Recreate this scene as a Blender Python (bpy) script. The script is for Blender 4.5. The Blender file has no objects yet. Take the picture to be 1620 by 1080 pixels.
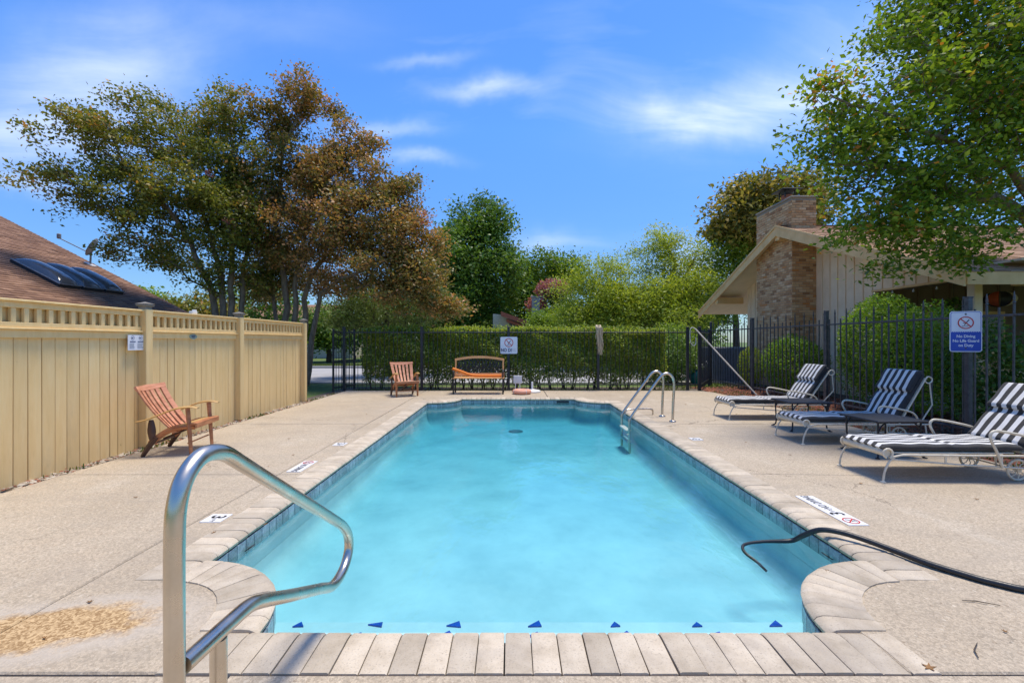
import bpy, math, random
import numpy as np
from mathutils import Vector, Matrix

R = math.radians
rng = np.random.default_rng(7)
random.seed(7)
scene = bpy.context.scene
col = scene.collection

# ---------------------------------------------------------------- camera
EYE = 1.4
cam_d = bpy.data.cameras.new('camera')
cam_d.lens = 16.0
cam_d.sensor_width = 36.0
cam_d.clip_start = 0.05
cam_d.clip_end = 2000
cam = bpy.data.objects.new('camera', cam_d)
col.objects.link(cam)
cam.location = (0, 0, EYE)
cam.rotation_euler = (R(90), 0, 0)
scene.camera = cam

# ---------------------------------------------------------------- light, sky, exposure
SUN_EL, SUN_AZ = R(77), R(58)          # azimuth from +Y towards +X
sdir = Vector((math.sin(SUN_AZ) * math.cos(SUN_EL), math.cos(SUN_AZ) * math.cos(SUN_EL), math.sin(SUN_EL)))
sun_d = bpy.data.lights.new('sun', 'SUN')
sun_d.energy = 2.15
sun_d.angle = R(18)
sun_d.color = (1.0, 0.91, 0.76)
sun = bpy.data.objects.new('sun', sun_d)
col.objects.link(sun)
sun.rotation_euler = sdir.to_track_quat('Z', 'Y').to_euler()
sun.location = sdir * 60

world = bpy.data.worlds.new('World')
scene.world = world
world.use_nodes = True
wn = world.node_tree
wn.nodes.clear()
W_SKY = 0.125


class NT:
    """tiny node helper: every call returns an output socket"""
    def __init__(s, tree):
        s.t = tree

    def n(s, typ, **kw):
        nd = s.t.nodes.new(typ)
        for k, v in kw.items():
            setattr(nd, k, v)
        return nd

    def put(s, sock, val):
        if val is None:
            return
        if isinstance(val, bpy.types.NodeSocket):
            s.t.links.new(val, sock)
        else:
            if isinstance(val, (tuple, list)) and len(val) == 3 and len(sock.default_value) == 4:
                val = (*val, 1)
            sock.default_value = val

    def m(s, op, a, b=None, c=None, clamp=False):
        nd = s.n('ShaderNodeMath', operation=op, use_clamp=clamp)
        for i, x in enumerate((a, b, c)):
            s.put(nd.inputs[i], x)
        return nd.outputs[0]

    def mix(s, f, a, b, blend='MIX'):
        nd = s.n('ShaderNodeMix', data_type='RGBA', blend_type=blend)
        s.put(nd.inputs[0], f)
        s.put(nd.inputs[6], a)
        s.put(nd.inputs[7], b)
        return nd.outputs[2]

    def noise(s, vec, scale, detail=3, rough=.55, dist=0):
        nd = s.n('ShaderNodeTexNoise')
        s.put(nd.inputs['Vector'], vec)
        nd.inputs['Scale'].default_value = scale
        nd.inputs['Detail'].default_value = detail
        nd.inputs['Roughness'].default_value = rough
        nd.inputs['Distortion'].default_value = dist
        return nd.outputs[0]

    def ramp(s, f, stops, mode='LINEAR'):
        nd = s.n('ShaderNodeValToRGB')
        nd.color_ramp.interpolation = mode
        el = nd.color_ramp.elements
        while len(el) < len(stops):
            el.new(0.5)
        for e, (p, c) in zip(el, stops):
            e.position = p
            e.color = (*c, 1) if len(c) == 3 else c
        s.put(nd.inputs[0], f)
        return nd.outputs[0]

    def mapr(s, f, a, b, c=0., d=1.):
        nd = s.n('ShaderNodeMapRange')
        s.put(nd.inputs[0], f)
        for i, x in enumerate((a, b, c, d)):
            nd.inputs[i + 1].default_value = x
        return nd.outputs[0]

    def mapping(s, vec, scale=(1, 1, 1), rot=(0, 0, 0), loc=(0, 0, 0)):
        nd = s.n('ShaderNodeMapping')
        s.put(nd.inputs[0], vec)
        nd.inputs[1].default_value = loc
        nd.inputs[2].default_value = rot
        nd.inputs[3].default_value = scale
        return nd.outputs[0]

    def sep(s, vec):
        nd = s.n('ShaderNodeSeparateXYZ')
        s.put(nd.inputs[0], vec)
        return nd.outputs

    def comb(s, x, y, z):
        nd = s.n('ShaderNodeCombineXYZ')
        for i, v in enumerate((x, y, z)):
            s.put(nd.inputs[i], v)
        return nd.outputs[0]

    def bump(s, h, strength, dist=.01):
        nd = s.n('ShaderNodeBump')
        nd.inputs['Strength'].default_value = strength
        nd.inputs['Distance'].default_value = dist
        s.put(nd.inputs['Height'], h)
        return nd.outputs[0]


def build_sky():
    k = NT(wn)
    sky = k.n('ShaderNodeTexSky', sky_type='NISHITA', sun_disc=False)
    sky.sun_elevation = SUN_EL
    sky.sun_rotation = SUN_AZ
    sky.altitude = 200
    sky.air_density = 1.0
    sky.dust_density = 0.35
    sky.ozone_density = 2.2
    tc = k.n('ShaderNodeTexCoord').outputs['Generated']
    x, y, z = k.sep(tc)[:3]
    hs = k.n('ShaderNodeHueSaturation')
    hs.inputs['Saturation'].default_value = 1.20
    hs.inputs['Value'].default_value = 1.0
    k.put(hs.inputs['Color'], sky.outputs[0])
    # thin high cloud: a stretched veil over the whole sky
    zz = k.m('ADD', k.m('MAXIMUM', z, 0.0), 0.16)
    px, py = k.m('DIVIDE', x, zz), k.m('DIVIDE', y, zz)
    pv = k.comb(px, py, 0.0)
    warp = k.noise(k.mapping(pv, (.8, .8, 1)), 1.3, 2)
    pv2 = k.comb(k.m('ADD', px, k.m('MULTIPLY', warp, .9)), k.m('ADD', py, k.m('MULTIPLY', warp, .5)), 0.0)
    veil = k.noise(k.mapping(pv2, (.55, 1.5, 1), (0, 0, R(12)), (3.1, 1.7, 0)), 1.1, 6, .58)
    veil = k.mapr(veil, .60, .92, 0, .32)
    streak = k.noise(k.mapping(pv2, (1.0, 3.2, 1), (0, 0, R(8))), 2.0, 5, .6)
    streak = k.mapr(streak, .30, .66, .45, 1.15)
    total = k.m('MULTIPLY', veil, streak)
    # single wisps (directions as tangents: east of north, up)
    yy = k.m('MAXIMUM', y, 0.05)
    u0, v0 = k.m('DIVIDE', x, yy), k.m('DIVIDE', z, yy)
    wob = k.m('SUBTRACT', k.noise(k.comb(u0, v0, 0.3), 5.0, 4, .6), .5)
    wob2 = k.m('SUBTRACT', k.noise(k.comb(v0, u0, 1.7), 6.0, 4, .6), .5)
    u, v = k.m('ADD', u0, k.m('MULTIPLY', wob, .16)), k.m('ADD', v0, k.m('MULTIPLY', wob2, .085))
    front = k.m('GREATER_THAN', y, 0.06)
    for cx, cy, rx, ry, rot, amp in (
            (130, 135, 150, 95, 6, .62), (30, 215, 150, 55, 5, .55), (215, 70, 90, 90, 0, .22),
            (768, 137, 74, 15, 2, .78), (1075, 188, 110, 30, -8, .6), (1210, 168, 170, 40, 9, .6),
            (600, 206, 75, 12, 2, .45), (655, 250, 60, 10, -4, .42), (1360, 95, 230, 80, 25, .36),
            (665, 93, 70, 10, 4, .3), (870, 383, 90, 18, 2, .35), (1105, 425, 60, 30, 0, .75),
            (60, 300, 110, 16, -10, .35), (420, 40, 160, 40, 0, .16)):
        cu, cv, ru, rv = (cx - 810) / 720, (540 - cy) / 720, rx / 720, ry / 720
        c, s_ = math.cos(R(rot)), math.sin(R(rot))
        du, dv = k.m('SUBTRACT', u, cu), k.m('SUBTRACT', v, cv)
        a = k.m('DIVIDE', k.m('ADD', k.m('MULTIPLY', du, c), k.m('MULTIPLY', dv, s_)), ru)
        b = k.m('DIVIDE', k.m('SUBTRACT', k.m('MULTIPLY', dv, c), k.m('MULTIPLY', du, s_)), rv)
        r2 = k.m('ADD', k.m('MULTIPLY', a, a), k.m('MULTIPLY', b, b))
        g = k.m('MULTIPLY', k.m('POWER', 2.71828, k.m('MULTIPLY', r2, -1.0)), amp * .60)
        total = k.m('ADD', total, k.m('MULTIPLY', k.m('MULTIPLY', g, front), streak))
    total = k.m('MINIMUM', total, .85)
    total = k.m('MULTIPLY', total, k.mapr(z, .0, .06))
    bright = k.n('ShaderNodeMix', data_type='RGBA')
    k.put(bright.inputs[0], total)
    low = k.mapr(z, 0.0, .42, .50, 1.0)
    deep = k.mix(1.0, hs.outputs[0], k.comb(k.m('MULTIPLY', low, .56), k.m('MULTIPLY', low, .71), k.m('MULTIPLY', low, .92)), 'MULTIPLY')
    k.put(bright.inputs[6], deep)
    k.put(bright.inputs[7], (4.6, 4.9, 5.3, 1))
    bg = k.n('ShaderNodeBackground')
    bg.inputs['Strength'].default_value = W_SKY
    k.put(bg.inputs['Color'], bright.outputs[2])
    out = k.n('ShaderNodeOutputWorld')
    wn.links.new(bg.outputs[0], out.inputs[0])


build_sky()
vs = scene.view_settings
vs.view_transform = 'Standard'
vs.look = 'None'
vs.gamma = 1
vs.use_curve_mapping = False
vs.exposure = 1.12
try:
    scene.cycles.use_denoising = True
    scene.cycles.max_bounces = 8
    scene.cycles.transparent_max_bounces = 16
except Exception:
    pass

# ================================================================ materials
MATS = {}


def new_mat(name):
    m = bpy.data.materials.new(name)
    m.use_nodes = True
    t = m.node_tree
    t.nodes.clear()
    k = NT(t)
    out = k.n('ShaderNodeOutputMaterial')
    p = k.n('ShaderNodeBsdfPrincipled')
    t.links.new(p.outputs[0], out.inputs[0])
    MATS[name] = m
    return m, k, p, out


def obj_co(k):
    return k.n('ShaderNodeTexCoord').outputs['Object']


def pos_co(k):
    return k.n('ShaderNodeNewGeometry').outputs['Position']


def M(name, c, rough=.6, var=.12, scale=9, bump=0, bscale=60, metal=0, c2=None, rnd=0, stretch=(1, 1, 1), spec=.5, coord='obj', bdist=.004):
    m, k, p, out = new_mat(name)
    co = obj_co(k) if coord == 'obj' else pos_co(k)
    oi = k.n('ShaderNodeObjectInfo').outputs['Random']
    shift = k.n('ShaderNodeVectorMath', operation='ADD')
    k.put(shift.inputs[0], co)
    k.put(shift.inputs[1], k.comb(k.m('MULTIPLY', oi, 17.0), k.m('MULTIPLY', oi, 9.0), k.m('MULTIPLY', oi, 5.0)))
    co = k.mapping(shift.outputs[0], stretch)
    n = k.noise(co, scale, 5, .6)
    a = tuple(x * (1 - var) for x in c)
    b = c2 or tuple(min(1, x * (1 + var)) for x in c)
    cc = k.mix(k.mapr(n, .3, .7), a, b)
    if rnd:
        f = k.mapr(oi, 0, 1, 1 - rnd, 1 + rnd)
        cc = k.mix(1.0, cc, k.comb(f, f, f), 'MULTIPLY')
    k.put(p.inputs['Base Color'], cc)
    k.put(p.inputs['Roughness'], k.mapr(k.noise(co, scale * 2.3, 3), .3, .7, max(0, rough - .08), min(1, rough + .08)))
    p.inputs['Metallic'].default_value = metal
    p.inputs['Specular IOR Level'].default_value = spec
    if bump:
        k.put(p.inputs['Normal'], k.bump(k.noise(co, bscale, 4, .6), bump, bdist))
    return m


def leaf_mat(name, stops, trans=.35, rough=.45):
    m, k, p, out = new_mat(name)
    at = k.n('ShaderNodeAttribute', attribute_name='tint')
    c = k.ramp(at.outputs['Fac'], stops)
    k.put(p.inputs['Base Color'], c)
    p.inputs['Roughness'].default_value = rough
    p.inputs['Specular IOR Level'].default_value = .35
    tr = k.n('ShaderNodeBsdfTranslucent')
    k.put(tr.inputs[0], k.mix(1.0, c, (1.25, 1.2, .55, 1), 'MULTIPLY'))
    mx = k.n('ShaderNodeMixShader')
    mx.inputs[0].default_value = trans
    k.t.links.new(p.outputs[0], mx.inputs[1])
    k.t.links.new(tr.outputs[0], mx.inputs[2])
    k.t.links.new(mx.outputs[0], out.inputs[0])
    return m


def tint_mat(name, stops, rough=.85, bump=.3, bscale=90):
    """colour picked per face from attribute tint (bricks, shingles, chips)"""
    m, k, p, out = new_mat(name)
    at = k.n('ShaderNodeAttribute', attribute_name='tint')
    c = k.ramp(at.outputs['Fac'], stops)
    co = pos_co(k)
    n = k.noise(co, 14, 4, .65)
    c = k.mix(k.mapr(n, .35, .75, 0, .35), c, k.mix(1.0, c, (.55, .52, .5, 1), 'MULTIPLY'))
    k.put(p.inputs['Base Color'], c)
    p.inputs['Roughness'].default_value = rough
    if bump:
        k.put(p.inputs['Normal'], k.bump(k.noise(co, bscale, 3), bump, .004))
    return m


def deck_material():
    m, k, p, out = new_mat('aggregate_concrete')
    co = pos_co(k)
    big = k.noise(co, .55, 5, .6)
    mid = k.noise(k.mapping(co, (1, 1, 1)), 3.2, 5, .65)
    grit = k.n('ShaderNodeTexVoronoi')
    k.put(grit.inputs['Vector'], co)
    grit.inputs['Scale'].default_value = 95
    gcol = k.sep(grit.outputs['Color'])[0]
    base = k.ramp(big, [(.3, (.385, .31, .225)), (.5, (.445, .362, .268)), (.72, (.48, .40, .305))])
    base = k.mix(k.mapr(mid, .4, .75, 0, .55), base, (.41, .345, .265))
    pale = k.noise(k.mapping(co, (1.6, .7, 1), (0, 0, R(30)), (5, 2, 0)), 1.1, 6, .68)
    base = k.mix(k.mapr(pale, .56, .74, 0, .65), base, (.55, .475, .38))
    g2 = k.n('ShaderNodeTexVoronoi')
    k.put(g2.inputs['Vector'], co)
    g2.inputs['Scale'].default_value = 41
    peb = k.m('MULTIPLY', k.m('GREATER_THAN', k.sep(g2.outputs['Color'])[1], .86), k.m('LESS_THAN', g2.outputs['Distance'], .34))
    base = k.mix(k.m('MULTIPLY', peb, .5), base, k.mix(k.sep(g2.outputs['Color'])[2], (.24, .17, .11), (.62, .54, .43)))
    f = k.mapr(gcol, 0, 1, .80, 1.18)
    base = k.mix(1.0, base, k.comb(f, f, k.m('MULTIPLY', f, .97)), 'MULTIPLY')
    fine = k.noise(co, 230, 2, .5)
    ff = k.mapr(fine, .3, .7, .82, 1.15)
    base = k.mix(1.0, base, k.comb(ff, ff, ff), 'MULTIPLY')
    # dark scuffs
    sp = k.noise(co, 17, 4, .75)
    base = k.mix(k.mapr(sp, .62, .78, 0, .6), base, (.20, .16, .12))
    wear = k.noise(k.mapping(co, (.5, 1.3, 1), (0, 0, R(-15)), (9, 4, 0)), 1.6, 6, .7)
    base = k.mix(k.mapr(wear, .50, .68, 0, .5), base, (.33, .275, .21))
    # patch of worn, orange pea gravel with pale cement smears round it
    x, y, z = k.sep(co)[:3]
    w = k.m('SUBTRACT', k.noise(co, 5.5, 5, .65), .5)
    dx = k.m('DIVIDE', k.m('ADD', x, 2.30), .52)
    dy = k.m('DIVIDE', k.m('SUBTRACT', k.m('SUBTRACT', y, 2.21), k.m('MULTIPLY', k.m('ADD', x, 2.3), .20)), .20)
    d = k.m('ADD', k.m('SQRT', k.m('ADD', k.m('MULTIPLY', dx, dx), k.m('MULTIPLY', dy, dy))), k.m('MULTIPLY', w, 1.5))
    smear = k.mapr(d, 1.15, 1.7, .62, 0)
    base = k.mix(smear, base, (.48, .415, .335))
    gravel = k.mix(k.mapr(gcol, .2, .9), (.29, .17, .07), (.58, .40, .205))
    base = k.mix(k.mapr(d, .72, 1.10, .95, 0), base, gravel)
    wv = k.n('ShaderNodeVectorMath', operation='ADD')
    k.put(wv.inputs[0], co)
    nz_ = k.noise(co, 2.2, 5, .7)
    k.put(wv.inputs[1], k.comb(k.m('MULTIPLY', nz_, .7), k.m('MULTIPLY', k.noise(co, 3.1, 5, .7), .5), 0.0))
    vo = k.n('ShaderNodeTexVoronoi', feature='DISTANCE_TO_EDGE')
    k.put(vo.inputs['Vector'], wv.outputs[0])
    vo.inputs['Scale'].default_value = .30
    crack = k.m('MULTIPLY', k.mapr(vo.outputs['Distance'], .0005, .0022, .75, 0), k.mapr(k.noise(co, 1.0, 2), .46, .56))
    base = k.mix(crack, base, (.10, .08, .06))
    k.put(p.inputs['Base Color'], base)
    p.inputs['Roughness'].default_value = .9
    p.inputs['Specular IOR Level'].default_value = .25
    h = k.m('ADD', k.m('MULTIPLY', grit.outputs['Distance'], 1.0), k.m('MULTIPLY', mid, .5))
    k.put(p.inputs['Normal'], k.bump(h, .32, .005))
    return m


def coping_material():
    m, k, p, out = new_mat('cast_coping')
    co = pos_co(k)
    oi = k.n('ShaderNodeObjectInfo').outputs['Random']
    n = k.noise(co, 6, 5, .65)
    base = k.ramp(n, [(.28, (.42, .345, .25)), (.5, (.54, .455, .345)), (.72, (.61, .525, .41))])
    f = k.mapr(oi, 0, 1, .78, 1.10)
    base = k.mix(1.0, base, k.comb(f, k.m('MULTIPLY', f, .995), k.m('MULTIPLY', f, .98)), 'MULTIPLY')
    sp = k.noise(co, 120, 3, .6)
    base = k.mix(k.mapr(sp, .56, .72, 0, .6), base, (.22, .18, .14))
    st = k.noise(co, 2.3, 5, .7)
    base = k.mix(k.mapr(st, .50, .72, 0, .6), base, (.33, .28, .225))
    # algae tint on the nose, above the water
    z = k.sep(co)[2]
    base = k.mix(k.mapr(z, -.05, -.012, .55, 0), base, (.25, .29, .20))
    k.put(p.inputs['Base Color'], base)
    p.inputs['Roughness'].default_value = .85
    p.inputs['Specular IOR Level'].default_value = .3
    k.put(p.inputs['Normal'], k.bump(k.m('ADD', sp, k.noise(co, 30, 4)), .4, .004))
    return m


def water_material():
    m, k, p, out = new_mat('pool_water')
    k.t.nodes.remove(p)
    co = pos_co(k)
    n1 = k.noise(k.mapping(co, (1, .55, 1)), 3.2, 3, .5, .4)
    n2 = k.noise(k.mapping(co, (1, .5, 1), (0, 0, R(20))), 13, 3, .55, .3)
    h = k.m('ADD', k.m('MULTIPLY', n1, 1.0), k.m('MULTIPLY', n2, .28))
    nb = k.bump(h, .30, .03)
    fr = k.n('ShaderNodeFresnel')
    fr.inputs['IOR'].default_value = 1.33
    k.put(fr.inputs['Normal'], nb)
    tr = k.n('ShaderNodeBsdfTransparent')
    gl = k.n('ShaderNodeBsdfGlossy')
    gl.inputs['Roughness'].default_value = .03
    k.put(gl.inputs['Normal'], nb)
    mx = k.n('ShaderNodeMixShader')
    k.put(mx.inputs[0], fr.outputs[0])
    k.t.links.new(tr.outputs[0], mx.inputs[1])
    k.t.links.new(gl.outputs[0], mx.inputs[2])
    k.t.links.new(mx.outputs[0], out.inputs[0])
    va = k.n('ShaderNodeVolumeAbsorption')
    va.inputs['Color'].default_value = (.34, .815, .90, 1)
    va.inputs['Density'].default_value = 1.25
    k.t.links.new(va.outputs[0], out.inputs['Volume'])
    return m


def plaster_material():
    m, k, p, out = new_mat('pool_plaster')
    co = pos_co(k)
    n = k.noise(co, 1.5, 5, .62)
    c = k.ramp(n, [(.3, (.47, .56, .57)), (.5, (.58, .65, .65)), (.7, (.67, .73, .72))])
    n2 = k.noise(co, 9, 4, .7)
    c = k.mix(k.mapr(n2, .6, .8, 0, .35), c, (.36, .46, .46))
    k.put(p.inputs['Base Color'], c)
    p.inputs['Roughness'].default_value = .8
    return m


def stripe_material():
    m, k, p, out = new_mat('striped_canvas')
    co = obj_co(k)
    x, y, z = k.sep(co)[:3]
    f = k.m('FRACT', k.m('ADD', k.m('MULTIPLY', y, 1 / .104), .25))
    s = k.m('GREATER_THAN', f, .5)
    side = k.m('GREATER_THAN', k.m('ABSOLUTE', y), .284)
    s = k.m('MAXIMUM', s, side)
    n = k.noise(co, 120, 3)
    wv = k.noise(co, 7, 3)
    light = k.mix(k.mapr(wv, .3, .7), (.64, .62, .58), (.74, .72, .68))
    dark = k.mix(k.mapr(wv, .3, .7), (.019, .017, .016), (.032, .029, .027))
    k.put(p.inputs['Base Color'], k.mix(s, light, dark))
    p.inputs['Roughness'].default_value = .85
    p.inputs['Sheen Weight'].default_value = .15
    k.put(p.inputs['Normal'], k.bump(k.m('ADD', n, k.m('MULTIPLY', k.noise(co, 16, 4), 3.0)), .25, .006))
    return m


def ground_material():
    m, k, p, out = new_mat('lawn_ground')
    co = pos_co(k)
    n = k.noise(co, .7, 5, .6)
    c = k.ramp(n, [(.3, (.075, .12, .025)), (.5, (.12, .18, .035)), (.7, (.17, .20, .06))])
    c = k.mix(k.mapr(k.noise(co, 40, 3), .4, .7, 0, .6), c, (.055, .085, .02))
    k.put(p.inputs['Base Color'], c)
    p.inputs['Roughness'].default_value = .95
    k.put(p.inputs['Normal'], k.bump(k.noise(co, 60, 4), .8, .03))
    return m


def soil_material():
    m, k, p, out = new_mat('soil')
    co = pos_co(k)
    n = k.noise(co, 9, 6, .7)
    c = k.ramp(n, [(.3, (.05, .037, .025)), (.5, (.12, .09, .06)), (.7, (.20, .16, .11))])
    k.put(p.inputs['Base Color'], c)
    p.inputs['Roughness'].default_value = .95
    k.put(p.inputs['Normal'], k.bump(n, .8, .02))
    return m


def fence_paint():
    m, k, p, out = new_mat('yellow_paint')
    co0 = obj_co(k)
    oi = k.n('ShaderNodeObjectInfo').outputs['Random']
    sh = k.n('ShaderNodeVectorMath', operation='ADD')
    k.put(sh.inputs[0], co0)
    k.put(sh.inputs[1], k.comb(k.m('MULTIPLY', oi, 31.0), k.m('MULTIPLY', oi, 17.0), k.m('MULTIPLY', oi, 23.0)))
    co = sh.outputs[0]
    n = k.noise(k.mapping(co, (5, 5, .7)), 2.2, 5, .62)
    c = k.ramp(n, [(.28, (.80, .555, .235)), (.5, (.86, .615, .28)), (.75, (.89, .67, .335))])
    f = k.mapr(oi, 0, 1, .93, 1.05)
    c = k.mix(1.0, c, k.comb(f, k.m('MULTIPLY', f, .995), k.m('MULTIPLY', f, .98)), 'MULTIPLY')
    grain = k.noise(k.mapping(co, (60, 60, 2.2)), 2.0, 4, .7)
    c = k.mix(k.mapr(grain, .55, .78, 0, .35), c, (.56, .37, .16))
    knot = k.noise(k.mapping(co, (1, 1, .6)), 15, 3, .6)
    c = k.mix(k.mapr(knot, .70, .78, 0, .55), c, (.40, .25, .10))
    dirt = k.noise(k.mapping(co, (1, 1, .35)), 3.4, 6, .72)
    c = k.mix(k.mapr(dirt, .56, .76, 0, .32), c, (.50, .37, .22))
    k.put(p.inputs['Base Color'], c)
    p.inputs['Roughness'].default_value = .62
    k.put(p.inputs['Normal'], k.bump(k.m('ADD', grain, k.m('MULTIPLY', knot, .6)), .30, .004))
    return m


deck_material(); coping_material(); water_material(); plaster_material(); stripe_material()
ground_material(); soil_material()
fence_paint()
M('grey_cap', (.20, .18, .15), .8, .25, 12, .3, 50)
M('iron', (.018, .02, .026), .45, .25, 20, .15, 90)
M('iron_grey', (.05, .05, .056), .38, .3, 14, .2, 80, c2=(.10, .10, .11))
M('stainless', (.60, .53, .44), .30, .10, 6, .05, 40, metal=1.0, c2=(.68, .61, .52))
M('cream_metal', (.68, .58, .42), .42, .10, 18, .15, 90, c2=(.76, .68, .52))
M('black_metal', (.022, .022, .025), .5, .3, 25, .2, 90)
M('brown_metal', (.045, .032, .026), .5, .3, 25, .2, 90)
M('chair_wood', (.42, .14, .05), .45, .25, 5, .25, 45, c2=(.58, .24, .10), rnd=.12, stretch=(1, 1, 5))
M('chair_slat', (.60, .225, .105), .5, .2, 4, .2, 45, c2=(.74, .34, .19), rnd=.10, stretch=(1, 1, 6))
M('arm_wood', (.50, .28, .085), .45, .2, 6, .2, 45, c2=(.60, .37, .13))
M('dark_wood', (.085, .038, .024), .5, .3, 8, .2, 45)
M('bench_wood', (.66, .30, .09), .45, .2, 6, .2, 45, c2=(.76, .40, .15))
M('noodle_foam', (.85, .22, .02), .7, .08, 20, .2, 120)
M('white_plastic', (.72, .71, .68), .45, .06, 10, .05, 60)
M('white_paint', (.78, .78, .77), .5, .05, 14)
M('sign_white', (.76, .78, .82), .35, .04, 8)
M('sign_blue', (.022, .075, .44), .35, .06, 8)
M('sign_navy', (.02, .035, .14), .4, .06, 8)
M('sign_red', (.55, .035, .03), .4, .08, 8)
M('sign_black', (.012, .012, .015), .5, .1, 8)
M('sign_greyink', (.30, .31, .34), .6, .1, 8)
M('plaque_green', (.30, .38, .30), .5, .15, 12)
M('marker_white', (.72, .71, .69), .45, .08, 30, .1, 120)
M('marker_grey', (.14, .14, .15), .5, .1, 30)
M('ring_foam', (.72, .34, .22), .6, .08, 10, .1, 60)
M('black_rubber', (.016, .017, .02), .42, .2, 30, .15, 120)
M('mop_cotton', (.58, .46, .31), .9, .15, 60, .5, 140)
M('pole_metal', (.66, .60, .50), .4, .1, 12, .05, 40)
M('blue_tile', (.004, .05, .36), .2, .3, 30)
M('pool_tile', (.23, .285, .30), .22, .3, 30, .1, 60, c2=(.34, .40, .42), rnd=.28)
M('grout', (.10, .12, .12), .9, .2, 20)
M('bark', (.17, .115, .075), .85, .35, 5, .6, 18, c2=(.29, .21, .145), stretch=(3, 3, .7), coord='pos', bdist=.02)
M('bark_dark', (.075, .055, .04), .9, .35, 5, .6, 18, c2=(.13, .10, .075), stretch=(3, 3, .7), coord='pos', bdist=.02)
M('road_concrete', (.36, .35, .34), .9, .12, 1.2, .3, 60, coord='pos')
M('siding', (.80, .60, .38), .65, .06, 3, .15, 40, c2=(.86, .67, .45), coord='pos')
M('trim', (.76, .46, .175), .6, .10, 3, .2, 40, c2=(.84, .55, .245), coord='pos')
M('porch_shade_brown', (.20, .13, .075), .7, .1, 3, coord='pos')  # siding darkened to brown, the porch shade is put into the colour
M('soffit', (.78, .62, .41), .7, .06, 3)
M('mortar', (.30, .255, .205), .95, .15, 30, .4, 80, coord='pos')
M('clay', (.42, .13, .06), .8, .15, 10)
M('stucco', (.58, .50, .38), .85, .08, 6, .3, 50, coord='pos')
M('red_trim', (.40, .10, .05), .6, .15, 8)
M('stone', (.34, .29, .26), .9, .3, 5, .6, 14, coord='pos', bdist=.03)
M('ac_grey', (.22, .22, .24), .55, .15, 12, .1, 60)
M('teal_glaze', (.015, .16, .18), .2, .15, 6)
M('glass_dark', (.02, .022, .026), .06, .1, 5)
M('acrylic', (.10, .10, .105), .12, .1, 5, spec=.9)
M('bulb_glass', (.50, .48, .42), .2, .05, 5)
M('orange_cloth', (.50, .085, .02), .7, .1, 10)
M('leaf_litter', (.30, .15, .05), .8, .4, 30, rnd=.3)
tint_mat('shingle_brown', [(0, (.13, .062, .034)), (.5, (.235, .120, .066)), (1, (.34, .19, .112))])
tint_mat('shingle_tan', [(0, (.28, .15, .080)), (.5, (.40, .235, .135)), (1, (.52, .335, .21))])
tint_mat('brick_tan', [(0, (.36, .18, .075)), (.3, (.56, .295, .125)), (.65, (.66, .41, .20)), (.88, (.74, .51, .29)), (1, (.60, .25, .07))])
tint_mat('mulch_chips', [(0, (.10, .028, .014)), (.5, (.24, .065, .03)), (1, (.38, .15, .08))], bump=0)
tint_mat('gravel', [(0, (.17, .13, .09)), (.5, (.34, .28, .21)), (1, (.52, .46, .38))], bump=0)
G = leaf_mat
G('leaf_crape', [(0, (0.086, 0.116, 0.019)), (.45, (0.199, 0.222, 0.038)), (.75, (0.335, 0.291, 0.062)), (1, (0.520, 0.254, 0.075))])
G('leaf_bronze', [(0, (0.094, 0.121, 0.029)), (.4, (0.248, 0.204, 0.059)), (.72, (0.485, 0.250, 0.094)), (1, (0.600, 0.291, 0.136))])
G('leaf_oak', [(0, (0.044, 0.092, 0.016)), (.5, (0.107, 0.203, 0.030)), (1, (0.231, 0.346, 0.060))])
G('leaf_cedar', [(0, (0.076, 0.118, 0.030)), (.5, (0.143, 0.202, 0.050)), (1, (0.235, 0.302, 0.084))])
G('leaf_lime', [(0, (0.157, 0.223, 0.024)), (.5, (0.313, 0.409, 0.042)), (1, (0.548, 0.578, 0.076))], .45)
G('leaf_fresh', [(0, (0.087, 0.159, 0.019)), (.5, (0.182, 0.294, 0.032)), (1, (0.316, 0.416, 0.058))], .42)
G('leaf_magnolia', [(0, (0.090, 0.112, 0.022)), (.5, (0.240, 0.225, 0.045)), (1, (0.540, 0.375, 0.105))])
G('leaf_pink', [(0, (.30, .09, .12)), (.5, (.45, .16, .20)), (1, (.55, .27, .28))])
G('leaf_near', [(0, (0.072, 0.131, 0.013)), (.5, (0.174, 0.282, 0.029)), (.85, (0.338, 0.428, 0.046)), (.95, (0.540, 0.491, 0.066)), (1, (0.540, 0.237, 0.057))], .45)
G('leaf_hedge', [(0, (0.097, 0.150, 0.023)), (.5, (0.252, 0.348, 0.051)), (.85, (0.436, 0.510, 0.076)), (1, (0.516, 0.358, 0.120))], .38)
G('leaf_hedgetop', [(0, (0.172, 0.241, 0.029)), (.5, (0.322, 0.391, 0.046)), (1, (0.460, 0.494, 0.069))], .45)
G('leaf_bush', [(0, (0.075, 0.151, 0.014)), (.5, (0.160, 0.299, 0.028)), (1, (0.340, 0.483, 0.052))], .38)
G('grass_blade', [(0, (.05, .09, .018)), (.5, (.11, .165, .03)), (1, (.26, .24, .09))], .35)


# ================================================================ mesh helpers
def V(*a):
    return Vector(a)


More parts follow.
